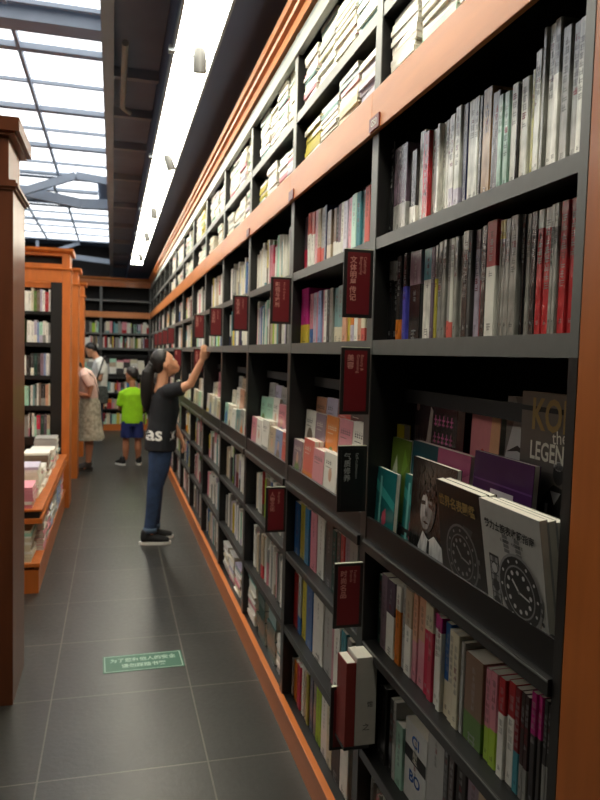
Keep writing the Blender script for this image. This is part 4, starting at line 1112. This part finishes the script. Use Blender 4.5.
def shoe(name, heel, d, L_, parent, wide=.044, M=M_shoe, Ms=M_sole):
    d = Vector(d).normalized(); h = Vector(heel); s_ = Vector((-d.y, d.x, 0)); Z = Vector((0, 0, 1))
    up = [tube([h + d * .02 + Z * .05, h + d * L_ * .3 + Z * .055, h + d * L_ * .6 + Z * .042, h + d * (L_ - .025) + Z * .032], [(wide * .75, .040), (wide * .85, .044), (wide, .032), (wide * .78, .022)], s_, 14)]
    up.append(tube([h + d * .045 + Z * .05, h + d * .05 + Z * .105], [(.040, .046), (.038, .044)], s_, 14))
    o = fuse(name, up, M, parent, .006)
    v = []; f = []; n = 20; out = []
    for k in range(n):
        t = 2 * PI * k / n; x = math.cos(t) * (L_ / 2 + .004); y = math.sin(t) * wide * (1.02 if x > 0 else .86)
        x = math.copysign(abs(math.cos(t)) ** .7, math.cos(t)) * (L_ / 2 + .004)
        out.append(h + d * (L_ / 2 - .005 + x) + s_ * y)
    for z in (.001, .024):
        for p in out: v.append(Vector((p.x, p.y, z)))
    for k in range(n): f.append((k, (k + 1) % n, n + (k + 1) % n, n + k))
    f.append(tuple(range(n))[::-1]); f.append(tuple(range(n, 2 * n)))
    me = bpy.data.meshes.new('sole'); me.from_pydata([tuple(p) for p in v], [], f); me.materials.append(Ms)
    so = bpy.data.objects.new('sole', me); COL.objects.link(so); so.parent = o
    return o
def rotm(yaw_, pitch_=0, roll_=0):
    """yaw: heading angle of forward (+y) turned about z; pitch up positive"""
    return (Matrix.Rotation(yaw_, 3, 'Z') @ Matrix.Rotation(pitch_, 3, 'X') @ Matrix.Rotation(roll_, 3, 'Y'))
def solid(name, parts, M, parent):
    v = []; f = []
    for pv, pf in parts:
        n = len(v); v += pv; f += [tuple(i + n for i in q) for q in pf]
    me = bpy.data.meshes.new(name); me.from_pydata([tuple(p) for p in v], [], f); me.materials.append(M)
    me.polygons.foreach_set('use_smooth', [True] * len(f))
    o = bpy.data.objects.new(name, me); COL.objects.link(o); o.parent = parent
    return o

# ---- the girl reaching up (faces +X, her right side towards us)
gx, gy = .36, 5.74
girl = thing('person', 'girl in a black t-shirt and jeans reaching up to the shelf, long ponytail', 'person', (gx, gy, 0))
def g(x, y, z): return Vector((x - gx, y - gy, z))
M3 = rotm(-PI / 2, math.radians(20))
hc = (g(.405, 5.74, 1.452))
HP, at_ = head_parts(hc, .93, M3)
nk = g(.385, 5.74, 1.29)
sR = g(.425, 5.605, 1.232); sL = g(.43, 5.875, 1.232)
eR = g(.592, 5.545, 1.300); wR = g(.672, 5.475, 1.490)
eL = g(.46, 5.93, 1.00); wL = g(.56, 5.90, .83)
side = (0, 1, 0)
body = HP + [
    tube([g(.375, 5.74, 1.22), nk, g(.392, 5.74, 1.36), g(.398, 5.74, 1.41)], [.058, .047, .046, .05], side),
    tube([g(.39, 5.74, .80), g(.395, 5.74, .95), g(.41, 5.74, 1.08), g(.415, 5.74, 1.19), g(.405, 5.74, 1.245)], [(.135, .092), (.118, .085), (.135, .095), (.15, .085), (.10, .06)], side, 18),
    tube([sR, g(.51, 5.575, 1.255), eR, g(.635, 5.508, 1.40), wR], [.045, .041, .034, .031, .023], side),
    tube([sL, g(.445, 5.91, 1.11), eL, g(.51, 5.915, .915), wL], [.045, .040, .034, .030, .023], side),
    tube([g(.385, 5.665, .83), g(.365, 5.665, .62), g(.330, 5.665, .44), g(.318, 5.665, .25), g(.298, 5.665, .09)], [(.080, .088), (.068, .074), (.052, .056), (.048, .052), (.036, .04)], side),
    tube([g(.385, 5.815, .83), g(.375, 5.815, .62), g(.350, 5.815, .44), g(.345, 5.815, .25), g(.335, 5.815, .09)], [(.080, .088), (.068, .074), (.052, .056), (.048, .052), (.036, .04)], side),
]
body += hand(wR, (.24, -.12, .97), (.35, -.9, 0), .92, .42, 1)
body += hand(wL, (.35, 0, -.9), (.9, .3, .3), .92, .4, 1)
bd = fuse('body', body, M_skin, girl, .0055, 1)
face_bits(at_, .93, M3, bd)
tee = fuse('t_shirt', [
    tube([g(.376, 5.74, .755), g(.380, 5.74, .86), g(.395, 5.74, .98), g(.410, 5.74, 1.09), g(.415, 5.74, 1.18), g(.408, 5.74, 1.245), g(.392, 5.74, 1.275)],
         [(.172, .126), (.166, .122), (.152, .112), (.158, .118), (.170, .105), (.135, .078), (.072, .060)], side, 22, caps=False),
    tube([g(.41, 5.66, 1.215), sR, g(.485, 5.585, 1.252), g(.535, 5.565, 1.268)], [.062, .066, .060, .060], side, 16, caps=False),
    tube([g(.41, 5.82, 1.215), sL, g(.443, 5.905, 1.12), g(.452, 5.92, 1.06)], [.062, .066, .060, .058], side, 16, caps=False)], M_tee, girl, .008, 2)
jeans = fuse('jeans', [
    tube([g(.385, 5.74, .88), g(.385, 5.74, .80), g(.383, 5.74, .74)], [(.130, .092), (.144, .100), (.142, .100)], side, 20, caps=False),
    tube([g(.382, 5.668, .84), g(.366, 5.665, .62), g(.332, 5.665, .44), g(.318, 5.665, .25), g(.300, 5.665, .105)], [(.084, .102), (.076, .086), (.058, .062), (.050, .054), (.045, .050)], side, 16, caps=False),
    tube([g(.382, 5.812, .84), g(.376, 5.815, .62), g(.352, 5.815, .44), g(.345, 5.815, .25), g(.337, 5.815, .105)], [(.084, .102), (.076, .086), (.058, .062), (.050, .054), (.045, .050)], side, 16, caps=False)], M_jean, girl, .008, 2)
for (x, y) in ((.300, 5.665), (.337, 5.815)):
    solid('trouser_cuff', [tube([g(x, y, .095), g(x + .003, y, .135)], [(.049, .055), (.049, .055)], side, 18, caps=False)], mat('denim_inside', (84, 104, 128), .8) if x < .31 else bpy.data.materials['denim_inside'], jeans)
s1 = shoe('shoe', g(.225, 5.665, 0), (1, -.06, 0), .245, girl); s2_ = shoe('shoe', g(.262, 5.815, 0), (1, .1, 0), .245, girl)
hair = fuse('hair', [
    ell(hc + M3 @ Vector((0, -.018, .020)), (.082, .092, .108), M3, 22, 16, hair_warp),
    tube([hc + M3 @ Vector((0, -.085, .0)), g(.300, 5.735, 1.430), g(.275, 5.735, 1.38), g(.268, 5.735, 1.30), g(.262, 5.735, 1.20), g(.262, 5.735, 1.12), g(.268, 5.735, 1.07)],
         [.034, .036, .050, .054, .048, .036, .014], side, 14)], M_hair, girl, .007, 2)
solid('hair_tie', [tube([g(.308, 5.735, 1.440), g(.297, 5.735, 1.428)], [.040, .040], side, 14, caps=False)], M_ink, hair)
def wrap_text(body_, size, p, target, parent, dirv=(0, 1, 0), flip=0.0, M=M_white):
    """print lettering onto cloth: each point lands on the cloth's surface"""
    o = lettering('shirt_print', body_, size, M, None, front(*p, flip), bold=size * .02)
    bvh = BVHTree.FromPolygons([v.co for v in target.data.vertices], [tuple(q.vertices) for q in target.data.polygons])
    bm = bmesh.new(); bm.from_mesh(o.data); bm.transform(front(*p, flip))
    bmesh.ops.triangulate(bm, faces=bm.faces)
    bmesh.ops.subdivide_edges(bm, edges=[e_ for e_ in bm.edges if e_.calc_length() > .012], cuts=3)
    D_ = Vector(dirv)
    for v in bm.verts:
        hit = bvh.ray_cast(v.co - D_ * .6, D_)
        if hit[0] is not None: v.co = hit[0] - D_ * .003
        else:
            nr = bvh.find_nearest(v.co); v.co = nr[0] + nr[1] * .003
    bm.to_mesh(o.data); bm.free(); o.matrix_local = Matrix(); o.parent = parent
    return o
wrap_text('as', .155, (g(.322, 5.52, .895)), tee, tee)
wrap_text('c', .15, (g(.487, 5.52, .895)), tee, tee)

# ---- the boy in lime, back to us
bx, by = .262, 9.70
boy = thing('person', 'boy in a lime green t-shirt and navy shorts, seen from behind', 'person', (bx, by, 0))
def g2(x, y, z): return Vector((x, y, z))
M3 = rotm(math.radians(55), math.radians(-14)); hc = Vector((-.01, .02, 1.215)); HP, at_ = head_parts(hc, .9, M3); side = (1, 0, 0)
body = HP + [tube([(0, .0, 1.0), (0, .005, 1.06), (-.005, .01, 1.13)], [.05, .042, .044], side),
    tube([(0, 0, .60), (0, 0, .78), (0, 0, .95), (0, 0, 1.01)], [(.105, .08), (.105, .08), (.12, .08), (.07, .05)], side, 16)]
for s_ in (-1, 1):
    body.append(tube([(s_ * .125, 0, .985), (s_ * .152, .01, .86), (s_ * .158, .05, .76), (s_ * .120, .15, .74), (s_ * .09, .20, .76)], [.036, .034, .030, .026, .020], side))
    body += hand((s_ * .085, .205, .765), (-s_ * .3, .9, .2), (0, 0, 1), .8, .3, -s_)
    body.append(tube([(s_ * .062, 0, .62), (s_ * .072, 0, .45), (s_ * .078, .01, .34), (s_ * .082, -.012, .22), (s_ * .084, 0, .08)], [.072, .056, .044, .044, .030], side))
bd = fuse('body', body, M_skin2, boy, .0065, 1); face_bits(at_, .9, M3, bd)
fuse('t_shirt', [tube([(0, 0, .575), (0, 0, .70), (0, 0, .86), (0, 0, .96), (0, 0, 1.03), (0, .003, 1.055)], [(.150, .11), (.142, .105), (.136, .10), (.145, .10), (.10, .07), (.058, .052)], side, 20, caps=False)] +
     [tube([(s_ * .08, 0, .985), (s_ * .128, 0, .965), (s_ * .155, .01, .85), (s_ * .160, .02, .81)], [.055, .056, .052, .054], side, 14, caps=False) for s_ in (-1, 1)], M_lime, boy, .008, 2)
fuse('shorts', [tube([(0, 0, .66), (0, 0, .58), (0, 0, .53)], [(.128, .10), (.138, .105), (.135, .10)], side, 18, caps=False)] +
     [tube([(s_ * .068, 0, .60), (s_ * .075, 0, .48), (s_ * .078, 0, .375)], [(.078, .09), (.076, .086), (.078, .084)], side, 16, caps=False) for s_ in (-1, 1)], M_navy, boy, .008, 2)
fuse('hair', [ell(hc + M3 @ Vector((0, -.012, .022)), (.082, .092, .104), M3, 20, 14, hair_warp)], M_hair, boy, .007, 1)
for s_ in (-1, 1): shoe('shoe', (s_ * .084 + .01 * s_, -.045, 0), (s_ * .35 - .35, 1, 0), .20, boy, .04)

# ---- the woman bending towards the case (faces -X)
woman = thing('person', 'woman in a pale pink top and long printed skirt bending behind the post', 'person', (-.31, 9.33, 0))
M3 = rotm(PI / 2 + .2, math.radians(-38)); hc = Vector((-.235, .03, 1.345)); HP, at_ = head_parts(hc, .97, M3); side = (0, 1, 0)
body = HP + [tube([(-.10, 0, 1.27), (-.15, .01, 1.30), (-.20, .02, 1.33)], [.056, .046, .046], side),
    tube([(.02, 0, .90), (.02, 0, 1.05), (-.02, 0, 1.18), (-.07, 0, 1.27)], [(.12, .085), (.125, .09), (.145, .09), (.08, .06)], side, 16)]
for s_ in (-1, 1):
    body.append(tube([(-.03, s_ * .155, 1.22), (.05, s_ * .185, 1.08), (.03, s_ * .19, .97), (-.07, s_ * .16, .98), (-.15, s_ * .11, 1.02)], [.040, .036, .032, .028, .021], side))
    body += hand((-.155, s_ * .105, 1.025), (-.9, -s_ * .3, .2), (0, 0, 1), .88, .45, s_)
    body.append(tube([(.02, s_ * .07, .85), (.02, s_ * .075, .48), (.03, s_ * .075, .30), (.02, s_ * .075, .10)], [.085, .056, .050, .032], side))
    body.append(tube([(.03, s_ * .075, .07), (-.02, s_ * .078, .045), (-.10, s_ * .08, .03)], [(.028, .032), (.036, .028), (.036, .018)], side))
bd = fuse('body', body, M_skin2, woman, .0065, 1); face_bits(at_, .97, M3, bd)
fuse('top', [tube([(.02, 0, .93), (.02, 0, 1.02), (.0, 0, 1.14), (-.035, 0, 1.23), (-.08, 0, 1.285)], [(.15, .118), (.152, .120), (.168, .118), (.150, .10), (.065, .058)], side, 20, caps=False)] +
     [tube([(-.035, s_ * .10, 1.23), (-.025, s_ * .16, 1.205), (.025, s_ * .182, 1.12), (.04, s_ * .188, 1.085)], [.062, .058, .052, .052], side, 14, caps=False) for s_ in (-1, 1)], M_pink, woman, .008, 2)
fuse('skirt', [tube([(.02, 0, .97), (.03, 0, .85), (.03, 0, .65), (.045, 0, .48), (.05, 0, .40)], [(.135, .105), (.165, .135), (.175, .145), (.19, .160), (.205, .172)], side, 22, caps=False)], M_skirt, woman, .009, 2)
fuse('hair', [ell(hc + M3 @ Vector((0, -.014, .02)), (.086, .096, .112), M3, 20, 14, hair_warp),
     tube([hc + M3 @ Vector((0, -.09, -.01)), hc + M3 @ Vector((0, -.11, -.08)), hc + M3 @ Vector((0, -.10, -.14))], [.035, .035, .018], side, 12)], M_hair, woman, .007, 1)
solid('bag_strap', [tube([(.0, -.10, 1.275), (.085, -.165, 1.20), (.13, -.185, 1.05), (.145, -.18, .92)], [(.012, .004)] * 4, side, 8)], M_strap, woman)
for s_ in (-1, 1): shoe('shoe', (.065, s_ * .078, 0), (-1, 0, 0), .225, woman, .04, M_strap, M_strap)

# ---- the man in white beyond her (faces -X, head bowed)
man = thing('person', 'man in a white t-shirt and jeans looking down at a book', 'person', (-.255, 12.5, 0))
M3 = rotm(PI / 2 - .15, math.radians(-32)); hc = Vector((-.10, 0, 1.545)); HP, at_ = head_parts(hc, 1.0, M3); side = (0, 1, 0)
body = HP + [tube([(.0, 0, 1.38), (-.03, 0, 1.43), (-.07, 0, 1.50)], [.064, .056, .055], side),
    tube([(.03, 0, .85), (.04, 0, 1.02), (.04, 0, 1.2), (.02, 0, 1.37)], [(.145, .10), (.14, .10), (.165, .11), (.10, .065)], side, 16)]
for s_ in (-1, 1):
    body.append(tube([(.03, s_ * .19, 1.33), (.06, s_ * .215, 1.18), (.05, s_ * .22, 1.05), (-.08, s_ * .17, 1.06), (-.19, s_ * .09, 1.10)], [.050, .046, .040, .034, .026], side))
    body += hand((-.195, s_ * .085, 1.105), (-.9, -s_ * .35, .2), (0, 0, 1), 1, .5, s_)
    body.append(tube([(.03, s_ * .09, .86), (.02, s_ * .095, .48), (.04, s_ * .095, .30), (.04, s_ * .095, .09)], [.09, .062, .056, .036], side))
bd = fuse('body', body, M_skin, man, .007, 1); face_bits(at_, 1, M3, bd)
fuse('t_shirt', [tube([(.03, 0, .82), (.04, 0, .95), (.045, 0, 1.12), (.04, 0, 1.25), (.03, 0, 1.36), (.0, 0, 1.41)], [(.18, .130), (.172, .128), (.182, .134), (.195, .130), (.155, .092), (.078, .068)], side, 20, caps=False)] +
     [tube([(.03, s_ * .12, 1.33), (.03, s_ * .19, 1.315), (.06, s_ * .215, 1.19), (.062, s_ * .218, 1.14)], [.07, .07, .064, .062], side, 14, caps=False) for s_ in (-1, 1)], M_white, man, .009, 2)
fuse('jeans', [tube([(.03, 0, .95), (.03, 0, .86), (.03, 0, .79)], [(.16, .115), (.172, .125), (.165, .12)], side, 18, caps=False)] +
     [tube([(.03, s_ * .09, .86), (.02, s_ * .095, .48), (.04, s_ * .095, .30), (.04, s_ * .095, .09)], [.102, .074, .068, .062], side, 16, caps=False) for s_ in (-1, 1)], M_jean, man, .009, 2)
fuse('hair', [ell(hc + M3 @ Vector((0, -.012, .024)), (.086, .098, .108), M3, 20, 14, hair_warp)], M_hair, man, .007, 1)
for s_ in (-1, 1): shoe('shoe', (.09, s_ * .10, 0), (-1, 0, 0), .27, man, .046)
e = thing('shoulder_bag', 'patterned dark bag hanging at the man\'s hip', 'bag', (-.20, 12.22, .66))
fuse('bag_body', [tube([(0, 0, 0), (0, 0, .12), (.0, 0, .27)], [(.13, .05), (.14, .055), (.12, .03)], (1, 0, 0), 16)], M_bag, e, .009, 2)
solid('strap', [tube([(-.10, 0, .26), (-.02, .0, .50), (.06, .02, .76), (.08, .12, .79)], [(.015, .004)] * 4, (1, 0, 0), 8)], M_strap, e)
e = thing('book', 'open white book in the man\'s hands', 'book', (-.53, 12.5, 1.10), (0, -.35, 0))
MB().box(-.09, .10, -.13, -.002, 0, .006).box(-.09, .10, .002, .13, 0, .006).build('cover', M_white, e)
MB().box(-.085, .095, -.126, -.002, .0062, .014).box(-.085, .095, .002, .126, .0062, .014).build('page_block', M_page, e)
